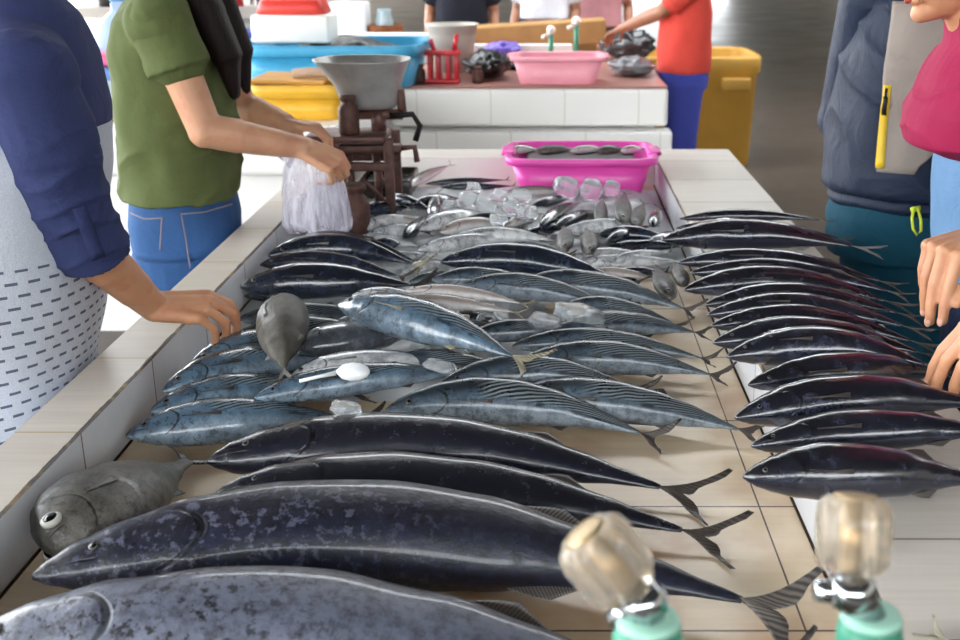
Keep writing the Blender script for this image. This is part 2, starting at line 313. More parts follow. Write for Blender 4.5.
def fish(name, cat, kind, label, nose, tail, T, arch=0, base=TZ, roll=65, group=None, tilt=0., fin=None, ks=None, eyes=True, tailfin=True, gape=False, nz=0., far=1):
    """nose, tail: where the snout and the tail root are seen; T: seen thickness; base: height of what it lies on"""
    roll -= {'frigate': 26, 'bluish': 8}.get(kind, 0)
    pf, k, tl, tsp = SPEC[kind]; pf = PROF[pf]; k = ks or k
    vz = .04
    for _ in range(4):
        z = base+vz
        P0 = at(nose[0], nose[1], z+nz); P1 = at(tail[0], tail[1], base+vz*.45+tilt)
        Pm = at((nose[0]+tail[0])/2, (nose[1]+tail[1])/2-arch, z+tilt/2)
        C = Pm*2-(P0+P1)*.5
        ax = (P1-P0).normalized()
        hz = V((0, 0, 1)).cross(ax)
        if hz.length < 1e-4: hz = V((0, 1, 0))
        hz.normalize()
        if hz.y*far < 0: hz = -hz
        up = hz.cross(ax); up = up if up.z > 0 else -up
        r = math.radians(roll); d = (up*math.cos(r)+hz*math.sin(r)).normalized(); l = ax.cross(d).normalized()
        zc = (Pm-CAM).dot(V((0, CT, -ST))); view = (Pm-CAM).normalized(); wv = ax.cross(view).normalized()
        half = T/2*zc/FPX; a = half/math.sqrt(l.dot(wv)**2+(k*d.dot(wv))**2); b = a*k
        vz = math.sqrt((a*l.z)**2+(b*d.z)**2)
    N, M_ = (64, 32) if T > 60 else (44, 22) if T > 30 else (30, 16)
    bez = lambda t: P0*(1-t)**2+C*2*t*(1-t)+P1*t*t
    tan = lambda t: ((C-P0)*2*(1-t)+(P1-C)*2*t).normalized()
    def frame(t):
        tt = tan(t); dd = (d-tt*d.dot(tt)).normalized(); return tt, dd, tt.cross(dd)
    L = (P1-P0).length; bm = B(); uvl = bm.loops.layers.uv.new('UVMap'); loc = {}; rr = []
    def skin(t, ang, lift=1.):
        tt, dd, ll = frame(t); f = interp(pf, t); fl = f if t < .7 else f*(1-.35*(t-.7)/.3)
        gz = 1-.05*math.exp(-((t-(.235-.5*((1-math.cos(ang))/2-.52)**2))/.008)**2)
        cd_, sn = math.cos(ang), math.sin(ang)
        hb = b*f*(1.0 if cd_ > 0 else 1.0-.08*math.sin(PI*t)); 
        q = 1+.06*math.cos(2*ang)*0
        ns = 1+.055*mn.noise(V((t*6+nose[0], cd_*1.3, sn*1.3+nose[1])))*min(1, t*8); gz *= ns
        return bez(t)+dd*hb*cd_*gz*lift*q+ll*a*fl*sn*gz*lift
    for i in range(N+1):
        t = (i/N)**1.25; ring = []
        for j in range(M_):
            ang = 2*PI*j/M_; vv = bm.verts.new(skin(t, ang)); loc[vv] = (t, (1-math.cos(ang))/2); ring.append(vv)
        rr.append(ring)
    for A, Bq in zip(rr, rr[1:]):
        for j in range(M_): bm.faces.new((A[j], A[(j+1) % M_], Bq[(j+1) % M_], Bq[j]))
    bm.faces.new(rr[0][::-1]); bm.faces.new(rr[-1])
    for f in bm.faces:
        for lp in f.loops: lp[uvl].uv = loc[lp.vert]
    body = obj(name, bm, FM[kind], None, origin=(Pm.x, Pm.y, base), label=label, cat=cat, group=group)
    fm = fin or (fin_g if kind in ('silver', 'gray', 'leather') else fin_y if kind == 'tan' else fin_d)
    def sheet(pn, G, th):           # a fin: grid of points given real thickness
        bm = B(); uvl = bm.loops.layers.uv.new('UVMap'); n1, n2 = len(G), len(G[0]); q = {}
        nn = (G[1][0]-G[0][0]).cross(G[0][1]-G[0][0]); 
        if nn.length < 1e-12: nn = l
        nn = (G[n1//2][n2-1]-G[0][0]).cross(G[n1-1][0]-G[0][0]); nn = nn.normalized() if nn.length > 1e-12 else l
        lay = []
        for sgn in (1, -1):
            vs = [[bm.verts.new(p+nn*sgn*th*(1-.6*j/(n2-1))) for j, p in enumerate(row)] for row in G]
            for i in range(n1):
                for j in range(n2): q[vs[i][j]] = (j/(n2-1), i/(n1-1))
            lay.append(vs)
            for i in range(n1-1):
                for j in range(n2-1): bm.faces.new((vs[i][j], vs[i+1][j], vs[i+1][j+1], vs[i][j+1]))
        A, Bq = lay; rim = [(i, 0) for i in range(n1)]+[(n1-1, j) for j in range(1, n2)]+[(i, n2-1) for i in range(n1-2, -1, -1)]+[(0, j) for j in range(n2-2, 0, -1)]
        for (i, j), (i2, j2) in zip(rim, rim[1:]+rim[:1]): bm.faces.new((A[i][j], A[i2][j2], Bq[i2][j2], Bq[i][j]))
        for f in bm.faces:
            for lp in f.loops: lp[uvl].uv = q[lp.vert]
        return obj(pn, bm, fm, body)
    def lowest(p):                  # fins rest on the table, they do not pass through it
        return V((p.x, p.y, max(p.z, base+.004)))
    if tailfin:
        tt, dd, ll = frame(1); e0 = bez(1); pr = interp(pf, 1)*b; FL, FS = tl*b*1.35, tsp*b*1.5; G = []
        for i in range(17):
            s = -1+2*i/16; ab = abs(s); row = []
            x0 = FL*.95*ab**1.15-1.5*pr*(1-ab); ch = FL*(.42*(1-ab)**1.1+.05); y0 = s*(pr*.9*(1-ab)+FS*ab) if ab > 0 else 0
            for j in range(6):
                c = j/5; wob = .02*b*math.sin(7*s+3*c+nose[0])+.012*b*math.sin(29*s)*c
                rag = 0 if c < 1 else FL*.05*math.sin(41*s+nose[1])
                row.append(lowest(e0+tt*(x0+ch*c+rag)+dd*y0+ll*wob))
            G.append(row)
        sheet('tail_fin', G, .0016 if b > .03 else .001)
    def top_fin(pn, t0, t1, hgt, side):
        G = []
        for i in range(7):
            t = t0+(t1-t0)*i/6; s = i/6; tt, dd, ll = frame(t); row = []; hh = hgt*b*(math.sin(PI*min(1, s*1.6+.05)*.5) if s < .5 else (1-s)*1.9+.03)
            p = skin(t, 0 if side > 0 else PI, .93)
            for j in range(4): row.append(lowest(p+dd*side*hh*j/3+tt*hh*.7*j/3))
            G.append(row)
        sheet(pn, G, .0012)
    if T > 17:
        if kind in ('pale', 'dark', 'black', 'row'): top_fin('dorsal_fin', .66, .8, .28, 1); top_fin('anal_fin', .68, .8, .25, -1)
        else: top_fin('dorsal_fin', .62, .70, .22, 1); top_fin('anal_fin', .66, .74, .2, -1)
        if kind not in ('pale', 'dark', 'black'):
            for sd in (1, -1):
                G = []
                for i in range(6):
                    t = .25+.055*i/5*1.0; ang = sd*PI*(.52+.03*i/5); row = []
                    for j in range(6):
                        c = j/5; q = t+(.17-.05*i/5)*c; row.append(skin(q, sd*PI*(.52+.03*i/5+(.02+.045*(1-i/5)*0)*c-.045*c*(i/5-.5)*2*(1-.0)), 1.015+.05*c*(1-c)+.02*c))
                    G.append(row)
                sheet('pectoral_fin', G, .0009)
    if eyes:
        te = .085 if pf is not PROF['puff'] else .12
        for sd in (1, -1):
            p = skin(te, sd*PI*.44); tt, dd, ll = frame(te); o_ = (p-bez(te)).normalized(); o_ = (o_-tt*.25).normalized()
            rd = b*(.085 if kind in ('pale', 'dark', 'row', 'black') else .13 if kind not in ('gray',) else .19)
            ea, eb = basis(o_); bm = B(); R = []
            for rad, h in ((1, -.3), (1.0, .12), (.9, .26), (.62, .36), (.56, .34), (.5, .42), (.25, .5), (.03, .52)):
                R.append(ell(p+o_*rd*h*.8, ea*rd*rad, eb*rd*rad, 16))
            rings(bm, R)
            c0 = p
            for f in bm.faces:
                cc = f.calc_center_median()-p; q = (cc-o_*cc.dot(o_)).length; f.material_index = 1 if q < rd*.6 else 0
            obj('eye', bm, [eye_w if T > 80 and kind == 'gray' else eye_d, eye_b], body)
    return body
# ---------------------------------------------------------------- the catch
# four large tunas in the near end of the trough
g = 'large tunas in the near end of the trough'
fish('tuna', 'fish', 'pale', 'largest tuna, mottled grey lavender, nearest the camera and cut by the frame', (-62, 655), (705, 700), 150, 32, roll=62, group=g)
fish('tuna', 'fish', 'dark', 'huge dark violet tuna, second from the camera, its broad tail behind the clear tap knobs', (32, 577), (742, 600), 118, 50, roll=60, group=g, fin=fin_b)
fish('tuna', 'fish', 'black', 'black tuna with brown back, third from the camera, half hidden behind the huge violet one', (216, 494), (682, 530), 72, 22, roll=60, group=g)
fish('tuna', 'fish', 'black', 'black tuna with blunt snout, fourth from the camera, lying just before the blue fish pile', (207, 462), (660, 487), 72, 26, roll=60, group=g)
fish('snapper', 'fish', 'gray', 'grey brown fish with big pale eye wedged against the left wall of the trough', (46, 548), (186, 462), 92, 4, roll=80, ks=1.5, nz=.0)
# row of black fish on the right ledge, from the camera backwards
g = 'black fish in a row on the right ledge'
row = [((743, 477), (985, 480), 60, 6), ((751, 446), (1000, 432), 46, 8), ((735, 418), (985, 404), 52, 12), ((748, 385), (962, 373), 40, 8),
       ((727, 357), (925, 364), 42, 14), ((713, 343), (918, 352), 40, 12), ((711, 326), (912, 341), 34, 12), ((707, 315), (904, 326), 32, 12),
       ((705, 305), (898, 313), 30, 12), ((684, 290), (886, 301), 34, 13), ((690, 273), (888, 291), 26, 10), ((678, 263), (880, 281), 26, 10)]
words_ = ['first', 'second', 'third', 'fourth', 'fifth', 'sixth', 'seventh', 'eighth', 'ninth', 'tenth', 'eleventh', 'twelfth']
for i, (n, t, T, a) in enumerate(row):
    ex = {0: ', largest of the row', 2: ', reddish along its back', 3: ', its tail under the lower hand', 6: ', tail under the upper hand'}.get(i, '')
    fish('black_fish', 'fish', 'row', words_[i]+' black fish from the camera in the right row'+ex, n, t, T, a, base=LZ, roll=38+((i*37) % 22), group=g, tilt=.004+.012*((i*5) % 3), far=1)
fish('black_fish', 'fish', 'row', 'blue sheened black fish with pale forked tail over the outer ledge edge', (662, 240), (852, 246), 32, 8, base=LZ, roll=40, group=g, tilt=.02, fin=fin_g)
fish('black_fish', 'fish', 'row', 'dark fish mostly hidden behind the blue sheened one at the back of the right ledge', (676, 228), (838, 238), 16, 6, base=LZ+.01, roll=40, group=g, tilt=.01)
fish('black_fish', 'fish', 'row', 'flattest and farthest black fish of the right ledge row, tail pointing out', (679, 219), (820, 220), 13, 4, base=LZ, roll=50, group=g, tilt=.015, fin=fin_g)
# dark fish stacked against the left wall
g = 'dark blue fish stacked by the left wall'
fish('dark_fish', 'fish', 'stack', 'lowest dark fish of the left stack, mostly under the blue glinting one', (244, 296), (398, 297), 22, 2, base=TZ+.01, roll=50, group=g)
fish('dark_fish', 'fish', 'stack', 'dark blue fish with long glint on its side, foremost on the left stack', (240, 287), (412, 285), 38, 5, base=TZ+.035, roll=45, group=g)
fish('dark_fish', 'fish', 'stack', 'thin dark brown backed fish, second from the front of the left stack', (260, 265), (398, 276), 24, 8, base=TZ+.045, roll=45, group=g)
fish('dark_fish', 'fish', 'stack', 'dark blue arched fish with pale tail root, third from the front of the left stack', (268, 256), (412, 264), 30, 12, base=TZ+.05, roll=45, group=g, fin=fin_y)
fish('dark_fish', 'fish', 'stack', 'black arched fish at the back of the left stack, under the plastic bag', (283, 247), (412, 260), 20, 12, base=TZ+.05, roll=40, group=g)
# blue frigate fish
g = 'pale blue headed fish by the left wall'
fish('blue_fish', 'fish', 'bluish', 'pale blue fish with black belly streak, nearest of those at the left wall', (126, 436), (352, 420), 48, 8, roll=68, group=g)
fish('blue_fish', 'fish', 'bluish', 'pale blue fish second from the front at the left wall', (150, 412), (345, 392), 44, 8, base=TZ+.012, roll=66, group=g)
fish('blue_fish', 'fish', 'bluish', 'blue fish whose gill cover touches the left wall, under the scratched grey fish', (163, 391), (335, 358), 42, 8, base=TZ+.03, roll=68, group=g)
fish('blue_fish', 'fish', 'bluish', 'blue fish with dark back lying below the hand on the ledge', (190, 366), (345, 340), 40, 6, base=TZ+.03, roll=64, group=g)
fish('blue_fish', 'fish', 'frigate', 'dark striped fish right behind the fingertips of the hand on the ledge', (226, 340), (385, 331), 32, 4, base=TZ+.025, roll=58, group=g)
fish('blue_fish', 'fish', 'frigate', 'dark striped fish tucked under the left stack, crossed by the grey fish', (238, 319), (378, 314), 26, 2, base=TZ+.02, roll=58, group=g)
fish('grey_fish', 'fish', 'leather', 'scratched grey fish on end, rounded head up and tail towards the camera', (281, 303), (284, 368), 56, 0, base=TZ+.07, roll=60, far=1)
g = 'striped frigate fish in the middle of the trough'
fish('striped_fish', 'fish', 'bluish', 'large pale blue fish lying diagonally on top in the middle of the pile', (338, 305), (512, 356), 48, 8, base=TZ+.075, roll=66, group=g, fin=fin_y)
fish('striped_fish', 'fish', 'bluish', 'long blue fish with pointed snout lying just behind the fourth tuna', (254, 398), (470, 372), 34, 6, base=TZ+.04, roll=60, group=g)
fish('striped_fish', 'fish', 'frigate', 'striped fish nearest the camera in the right tail-out row, tail on bare tiles', (386, 410), (640, 433), 50, 18, base=TZ+.004, roll=64, group=g)
fish('striped_fish', 'fish', 'frigate', 'pale striped fish whose tail reaches furthest right, almost onto the wall', (497, 398), (738, 429), 46, 10, base=TZ+.004, roll=66, group=g)
fish('striped_fish', 'fish', 'frigate', 'striped fish with head beside the diagonal blue one and tail under others', (438, 386), (632, 388), 38, 14, base=TZ+.03, roll=62, group=g)
fish('striped_fish', 'fish', 'frigate', 'striped fish with an oval dark patch, third tail from the camera on bare tiles', (523, 360), (708, 374), 36, 8, base=TZ+.012, roll=64, group=g)
fish('striped_fish', 'fish', 'frigate', 'dark striped fish just behind the oval patched one', (512, 346), (700, 358), 30, 9, base=TZ+.022, roll=60, group=g)
fish('striped_fish', 'fish', 'frigate', 'light bellied striped fish lying in front of the large ice block', (543, 336), (694, 332), 30, 9, base=TZ+.02, roll=66, group=g)
fish('striped_fish', 'fish', 'frigate', 'dark striped fish whose head lies under the large ice block', (560, 308), (674, 324), 26, 6, base=TZ+.025, roll=58, group=g)
fish('striped_fish', 'fish', 'frigate', 'striped fish behind the large ice block, tail by the open mouthed head', (512, 286), (682, 308), 32, 10, base=TZ+.03, roll=60, group=g)
fish('striped_fish', 'fish', 'frigate', 'grey striped fish on the ice between the tan pair and the ice block', (462, 285), (610, 306), 28, 7, base=TZ+.035, roll=60, group=g)
fish('striped_fish', 'fish', 'stack', 'big dark blue backed fish lying across the trough behind the striped ones', (440, 262), (622, 283), 34, 12, base=TZ+.045, roll=55, group=g)
fish('striped_fish', 'fish', 'frigate', 'dark striped fish partly under the big dark backed one', (432, 280), (556, 293), 26, 6, base=TZ+.04, roll=55, group=g)
fish('striped_fish', 'fish', 'frigate', 'grey striped fish between the tan pair and the diagonal blue fish', (395, 330), (530, 338), 28, 3, base=TZ+.02, roll=60, group=g)
fish('striped_fish', 'fish', 'frigate', 'small striped fish with oval dark back left of the ice block', (466, 337), (590, 336), 24, 6, base=TZ+.03, roll=60, group=g)
fish('striped_fish', 'fish', 'frigate', 'striped fish lying under the belly of the diagonal blue fish', (372, 366), (520, 372), 30, 4, base=TZ+.03, roll=62, group=g)
# pinkish silver and silver ones between
fish('tan_fish', 'fish', 'tan', 'slender pinkish fish, upper one of the tan pair in the middle', (405, 291), (520, 303), 16, 4, base=TZ+.085, roll=62, group='slender tan fish')
fish('tan_fish', 'fish', 'tan', 'slender pinkish fish, lower one of the tan pair, snout under an ice lens', (372, 303), (512, 312), 18, 5, base=TZ+.085, roll=62, group='slender tan fish')
fish('tan_fish', 'fish', 'silver', 'pale silver fish behind the snout of the diagonal blue fish', (352, 296), (440, 306), 20, 4, base=TZ+.05, roll=66)
fish('silver_fish', 'fish', 'silver', 'spotted white bellied fish under the head of the diagonal blue fish', (292, 350), (420, 332), 38, 3, base=TZ+.03, roll=82, far=-1)
fish('silver_fish', 'fish', 'silver', 'pale pinkish grey fish with white belly beside the scratched grey fish', (288, 380), (445, 362), 34, 6, base=TZ+.045, roll=72)
g = 'small silver fish at the far end of the trough'
sil = [((357, 229), (425, 222), 17, 4, .045, 'silver', 'silver fish right of the rusty weight, belly up to the bag'),
 ((366, 236), (440, 232), 16, 3, .05, 'silver', 'silver fish just behind the black arched stack fish'),
 ((352, 240), (418, 246), 15, 2, .04, 'silver', 'silver fish in front, half under the black arched one'),
 ((420, 229), (492, 214), 20, 4, .065, 'silver', 'blue sheened silver fish pointing up right towards the crushed ice'),
 ((418, 250), (520, 238), 17, 3, .06, 'silver', 'bright silver fish just behind the big dark backed fish'),
 ((450, 240), (552, 240), 18, 5, .06, 'silver', 'long bright silver fish left of the two facing fish heads'),
 ((440, 232), (512, 226), 18, 4, .055, 'tan', 'grey silver fish between the blue sheened one and the long bright one'),
 ((403, 238), (440, 214), 16, 2, .05, 'stack', 'small dark fish left of the blue sheened silver fish'),
 ((400, 243), (360, 252), 14, 2, .05, 'stack', 'small dark fish head down before the silver ones'),
 ((362, 213), (408, 208), 17, 3, .06, 'stack', 'dark fish with head towards the bag and a wet eye'),
 ((386, 196), (430, 210), 13, 2, .07, 'stack', 'thin dark fish lying in front of the black tray'),
 ((412, 207), (462, 199), 16, 2, .06, 'stack', 'dark fish left of the upright greenish one'),
 ((432, 217), (436, 194), 14, 0, .075, 'stack', 'small dark greenish fish standing up by the crushed ice'),
 ((408, 186), (450, 165), 11, 1, .07, 'tan', 'pinkish slender fish with its tail raised against the back wall'),
 ((425, 184), (505, 180), 8, 1, .05, 'stack', 'thin dark fish along the foot of the back wall'),
 ((440, 187), (512, 186), 8, 0, .055, 'stack', 'second thin dark fish in front of the back wall, nearer the ice'),
 ((505, 193), (565, 190), 11, 1, .055, 'tan', 'pinkish fish across the ice below the pink tub'),
 ((540, 226), (582, 201), 16, 2, .07, 'stack', 'dark slanting fish with snout in the crushed ice, foremost of two'),
 ((556, 227), (598, 211), 14, 2, .065, 'stack', 'dark slanting fish right of its twin, behind the two facing heads'),
 ((530, 207), (576, 196), 11, 1, .06, 'stack', 'dark slim fish lying on the ice behind the slanting two'),
 ((600, 224), (603, 198), 15, 0, .07, 'gray', 'grey fish standing head down below the pink tub'),
 ((622, 222), (625, 193), 20, 0, .075, 'gray', 'pale grey oval fish standing highest below the pink tub'),
 ((634, 226), (644, 203), 16, 0, .07, 'gray', 'grey oval fish leaning right beside the highest standing one'),
 ((652, 226), (660, 209), 14, 0, .07, 'stack', 'dark fish head down at the right corner of the trough'),
 ((634, 226), (552, 234), 17, 3, .06, 'silver', 'silver fish with its head at right, behind the two facing heads'),
 ((598, 234), (676, 243), 18, 4, .05, 'stack', 'dark blue fish right of the two facing heads'),
 ((600, 250), (690, 246), 14, 2, .04, 'stack', 'dark fish under the dark blue one near the right wall'),
 ((568, 259), (640, 252), 14, 2, .045, 'silver', 'silver fish in front of the two facing heads'),
 ((570, 264), (682, 262), 15, 2, .045, 'silver', 'bright silver fish stretching to the right wall'),
 ((590, 272), (655, 279), 12, 2, .045, 'tan', 'slim grey silver fish left of the open mouthed head'),
 ((566, 250), (563, 226), 19, 0, .075, 'gray', 'brown fish facing the camera head on, first of two'),
 ((591, 253), (586, 228), 19, 0, .075, 'gray', 'brown fish facing the camera head on, with green glint'),
 ((668, 297), (660, 268), 22, 0, .055, 'gray', 'open mouthed silver grey head facing the camera at the right wall'),
 ((686, 286), (672, 262), 17, 0, .045, 'gray', 'grey fish squeezed between the open mouthed head and the right row'),
 ((640, 283), (590, 276), 12, 1, .03, 'stack', 'black fish behind the striped tails at the right wall')]
sil += [((372, 222), (432, 226), 14, 3, .045, 'tan', 'pinkish silver fish between the pair right of the rusty weight'),
 ((430, 258), (372, 262), 13, 2, .035, 'silver', 'silver fish with its head at right, behind the left stack tails'),
 ((470, 212), (430, 232), 14, 3, .06, 'stack', 'dark fish crossing behind the blue sheened silver one'),
 ((455, 224), (520, 220), 13, 3, .06, 'stack', 'dark backed fish above the long bright silver one'),
 ((505, 226), (545, 214), 12, 2, .06, 'tan', 'slim tan fish pointing at the ice left of the slanting dark pair'),
 ((500, 248), (566, 254), 14, 3, .05, 'frigate', 'small striped fish left of the first head facing the camera'),
 ((520, 236), (585, 226), 12, 2, .055, 'stack', 'dark fish right behind the first head facing the camera'),
 ((610, 262), (668, 252), 12, 2, .055, 'silver', 'silver fish lying slantwise over the bright one by the right wall'),
 ((606, 242), (650, 226), 13, 2, .06, 'stack', 'dark fish slanting up towards the standing grey ones'),
 ((612, 274), (664, 272), 12, 1, .04, 'stack', 'black fish left of the open mouthed head'),
 ((648, 244), (684, 232), 12, 1, .05, 'silver', 'silver fish with raised tail at the corner of the right wall'),
 ((574, 216), (618, 224), 12, 2, .06, 'gray', 'grey brown fish between the slanting pair and the standing ones'),
 ((402, 272), (450, 262), 13, 2, .035, 'silver', 'bright silver fish among the straw coloured tails of the left stack'),
 ((408, 283), (462, 276), 14, 2, .04, 'frigate', 'striped fish behind the upper one of the tan pair'),
 ((540, 292), (600, 298), 14, 2, .035, 'frigate', 'small striped fish just behind the large ice block'),
 ((448, 316), (512, 326), 14, 2, .045, 'stack', 'dark fish under the lower one of the tan pair'),
 ((332, 326), (398, 318), 16, 2, .03, 'silver', 'silver fish left of the snout of the diagonal blue fish')]
for n, t, T, a, bz, kd, lab in sil:
    fish('small_fish', 'fish', kd, lab, n, t, T, a, base=TZ+bz, roll=60 if T > 12 else 45, group=g)

fish('tan_fish', 'fish', 'tan', 'fish with straw coloured tail at the lower right corner of the picture', (1062, 690), (948, 640), 40, 2, base=LZ, roll=60)
# ---------------------------------------------------------------- ice
def ice_mat(name, rough, tint, tr):
    h = H(name); o = h.obj(); n = h.noise(o, 55., 4., .7)
    h.set(Base_Color=tint, Roughness=h.ma('ADD', rough, h.ma('MULTIPLY', n, .15)), IOR=1.31, Transmission_Weight=tr); h.bump(h.noise(o, 80., 3.), .5, .004); return h.m
ice_c = ice_mat('clear wet ice', .06, '#f4f8fa', .8); ice_w = ice_mat('crushed ice', .3, '#d9dde0', .3)
b = B(); NX, NY = 66, 90; G = []; rnd = random.Random(3)
def bed_h(x, y):
    e = min((x-XL)/.10, (min(XR, .0+max(0, y-2.35)*1.1)-x)/.10, (y-1.78)/.35, (3.56-y)/.25); e = max(0., min(1., e)); e = e*e*(3-2*e)
    r = .026+.028*max(0, min(1, (y-2.2)/.7))
    m = .03*math.exp(-((x+.17)/.17)**2-((y-2.98)/.17)**2)
    return e*(r+m+.008*mn.noise(V((x*40, y*40, 0)))+.006*mn.noise(V((x*90, y*90, 3))))
for i in range(NX+1):
    G.append([b.verts.new((XL+.004+(XR-XL-.008)*i/NX, 1.75+1.84*j/NY, TZ+.001+max(0, bed_h(XL+(XR-XL)*i/NX, 1.75+1.84*j/NY)))) for j in range(NY+1)])
for i in range(NX):
    for j in range(NY):
        q = (G[i][j], G[i+1][j], G[i+1][j+1], G[i][j+1])
        if max(v.co.z for v in q) > TZ+.0015: b.faces.new(q)
bmesh.ops.delete(b, geom=[v for v in b.verts if not v.link_faces], context='VERTS')
obj('crushed_ice', b, ice_w, None, smooth=False, label='bed of crushed ice under and between the small fish in the trough', cat='ice', kind='stuff')
def ice(label, px, py, z, wpx, hpx, seed, stretch=1., m=ice_c, name='ice_chunk', group='ice chunks among the fish', rotz=0.):
    c = at(px, py, z); zc = (c-CAM).dot(V((0, CT, -ST))); sx = wpx*zc/FPX/2; sz = hpx*zc/FPX/2
    b = B(); bmesh.ops.create_icosphere(b, subdivisions=3, radius=1); q = Matrix.Rotation(rotz, 3, 'Z') @ Matrix.Rotation(.2, 3, 'Y')
    for v in b.verts:
        d = v.co.normalized(); k = max(abs(d.x), abs(d.y), abs(d.z)); d = d*(.55+.45/k*.8); nn = mn.noise(d*1.7+V((seed, 0, 0)))
        v.co = c+q @ V((d.x*sx*(1+.3*nn), d.y*sx*stretch*(1+.3*nn), d.z*sz*(1+.25*nn)))
    return obj(name, b, m, None, label=label, cat='ice', group=group)
ice('large ice block with a hollow clear end lying behind the striped tails', 578, 314, TZ+.075, 58, 22, 1, .5, rotz=-.1)
ice('lump of clear ice at the left end of the large ice block', 545, 322, TZ+.07, 34, 20, 2, .7)
ice('crinkled clear ice piece right under the tan pair', 492, 318, TZ+.06, 40, 16, 3, .6)
ice('smooth ice lens lying on the lower tan fish snout', 405, 307, TZ+.115, 26, 13, 4, .8)
ice('clear ice piece between the diagonal blue fish and the long blue fish', 440, 366, TZ+.075, 34, 12, 5, .6)
ice('rounded clear ice piece peeking over the back of the fourth tuna', 346, 408, TZ+.10, 34, 14, 6, .6)
ice('round ice cube just below the front left of the pink tub', 566, 187, TZ+.10, 26, 22, 7, .8)
ice('second round ice cube below the middle of the pink tub', 592, 189, TZ+.10, 24, 22, 8, .8)
ice('pinkish ice cube right of the two round cubes below the tub', 612, 188, TZ+.10, 18, 18, 9, .8)
for i, (x, y, s, wd) in enumerate([(450, 206, 18, 'leftmost'), (468, 199, 20, 'second'), (486, 207, 22, 'third'), (500, 196, 18, 'fourth'), (512, 206, 22, 'fifth'), (526, 212, 24, 'sixth'), (522, 196, 20, 'seventh'), (474, 188, 16, 'farthest left'), (498, 220, 18, 'lowest')]):
    ice(wd+' of the loose ice lumps heaped left of the tub, from the left', x, y, TZ+.10, s, s*.8, 20+i, .8, group='loose ice lumps on the heap')
b = B(); c = at(355, 373, TZ+.11); R = []
for k, (r, h) in enumerate(((.002, -.03), (.006, -.026), (.013, -.02), (.017, -.006), (.016, .008), (.010, .019), (.003, .023))):
    R.append(ell(c+V((h, 0, .002)), V((0, r*.7, 0)), V((0, r*.25, r*.8)), 14))
rings(b, R); tube(b, [c+V((-.03, 0, 0)), c+V((-.055, -.005, -.004)), c+V((-.085, -.01, -.01))], [.004, .003, .003], 8)
obj('scoop', b, plain('white plastic', '#e9ecee', .25, .6), None, label='small white plastic scoop lying on a silver fish left of centre', cat='scoop')
# ---------------------------------------------------------------- things on the market table
rust = plain('rusty iron', '#5d4038', .55, .45, metal=.3, var=.5, sc=60, bump=.4, bsc=120)
rust2 = plain('rusty brown paint', '#684840', .45, .5, metal=.25, var=.45, sc=40, bump=.3)
dark_iron = plain('black iron', '#1c1918', .5, .4, metal=.4, var=.3, sc=40)
galv = plain('worn galvanised steel', '#b3b1ac', .45, .5, metal=.55, var=.3, sc=18, bump=.1)
red_p = plain('red enamel', '#c3202c', .35, .5, var=.2, sc=30)
s0 = at(362, 226, TZ+.045); s0 = V((s0.x-.02, s0.y+.13, TZ+.03))
sc = thing('balance_scale', 'old rusty market scale with a big steel pan standing behind the plastic bag', 'scale', s0)
P = lambda x, y, z: s0+V((x, y, z))
b = B(); box(b, s0.x-.10, s0.x+.13, s0.y-.09, s0.y+.09, s0.z, s0.z+.03, .008); obj('base', b, dark_iron, sc)
for sy in (-.075, .075):
    b = B()
    for x in (-.05, .09): box(b, s0.x+x-.012, s0.x+x+.012, s0.y+sy-.01, s0.y+sy+.01, s0.z+.03, s0.z+.235, .003)
    box(b, s0.x-.06, s0.x+.10, s0.y+sy-.011, s0.y+sy+.011, s0.z+.15, s0.z+.172, .003)
    tube(b, [P(-.05, sy, .05), P(.02, sy, .13), P(.09, sy, .05)], .007, 8); obj('side_frame', b, rust, sc)
b = B(); box(b, s0.x-.115, s0.x+.115, s0.y-.02, s0.y+.02, s0.z+.185, s0.z+.208, .004); tube(b, [P(.115, 0, .197), P(.15, 0, .20), P(.155, 0, .16)], .008, 8); obj('beam', b, rust2, sc)
b = B()
for x in (-.03, .045): tube(b, [P(x, 0, .03), P(x+.01, -.03, .12), P(x, 0, .19)], .011, 10)
obj('link_rod', b, rust, sc)
b = B(); box(b, s0.x-.125, s0.x+.085, s0.y-.10, s0.y+.06, s0.z+.226, s0.z+.243, .005); obj('weight_plate', b, rust2, sc)
b = B(); tube(b, [P(.055, .01, .243), P(.055, .01, .30)], .02, 12); tube(b, [P(.0, .01, .285), P(.12, .01, .285)], .014, 10)
tube(b, [P(-.02, .01, .29), P(-.035, .01, .35)], .012, 8); tube(b, [P(.12, .01, .29), P(.115, .01, .35)], .012, 8); obj('pan_support', b, rust2, sc)
b = B(); tube(b, [P(.09, -.02, .285), P(.15, -.02, .29), P(.168, -.02, .26), P(.155, -.02, .22)], .008, 8); obj('hook', b, dark_iron, sc)
b = B(); cx, cy = s0.x+.035, s0.y+.03; R = []
for rx, ry, h, o in ((.02, .02, .300, .0), (.062, .06, .302, .0), (.078, .07, .315, .0), (.088, .08, .36, -.006), (.112, .105, .405, -.014), (.126, .12, .424, -.018), (.129, .123, .428, -.018), (.123, .117, .427, -.018), (.085, .078, .362, -.006), (.072, .066, .317, 0), (.058, .055, .308, 0), (.02, .02, .306, 0)):
    R.append(ell((cx+o, cy, s0.z+h), (rx, 0, 0), (0, ry, 0), 32, 2.4))
rings(b, R); obj('pan', b, galv, sc)
def weight(x, y, z, r, h, lab):
    b = B(); lathe(b, [(.002, 0), (r*.9, 0), (r, h*.05), (r, h*.62), (r*.86, h*.74), (r*.58, h*.80), (r*.58, h*.86), (r*.80, h*.90), (r*.80, h*.98), (r*.7, h), (.002, h)], (x, y, z), n=24)
    return obj('scale_weight', b, rust, None, origin=(x, y, z), label=lab, cat='weight', group='rusty iron weights')
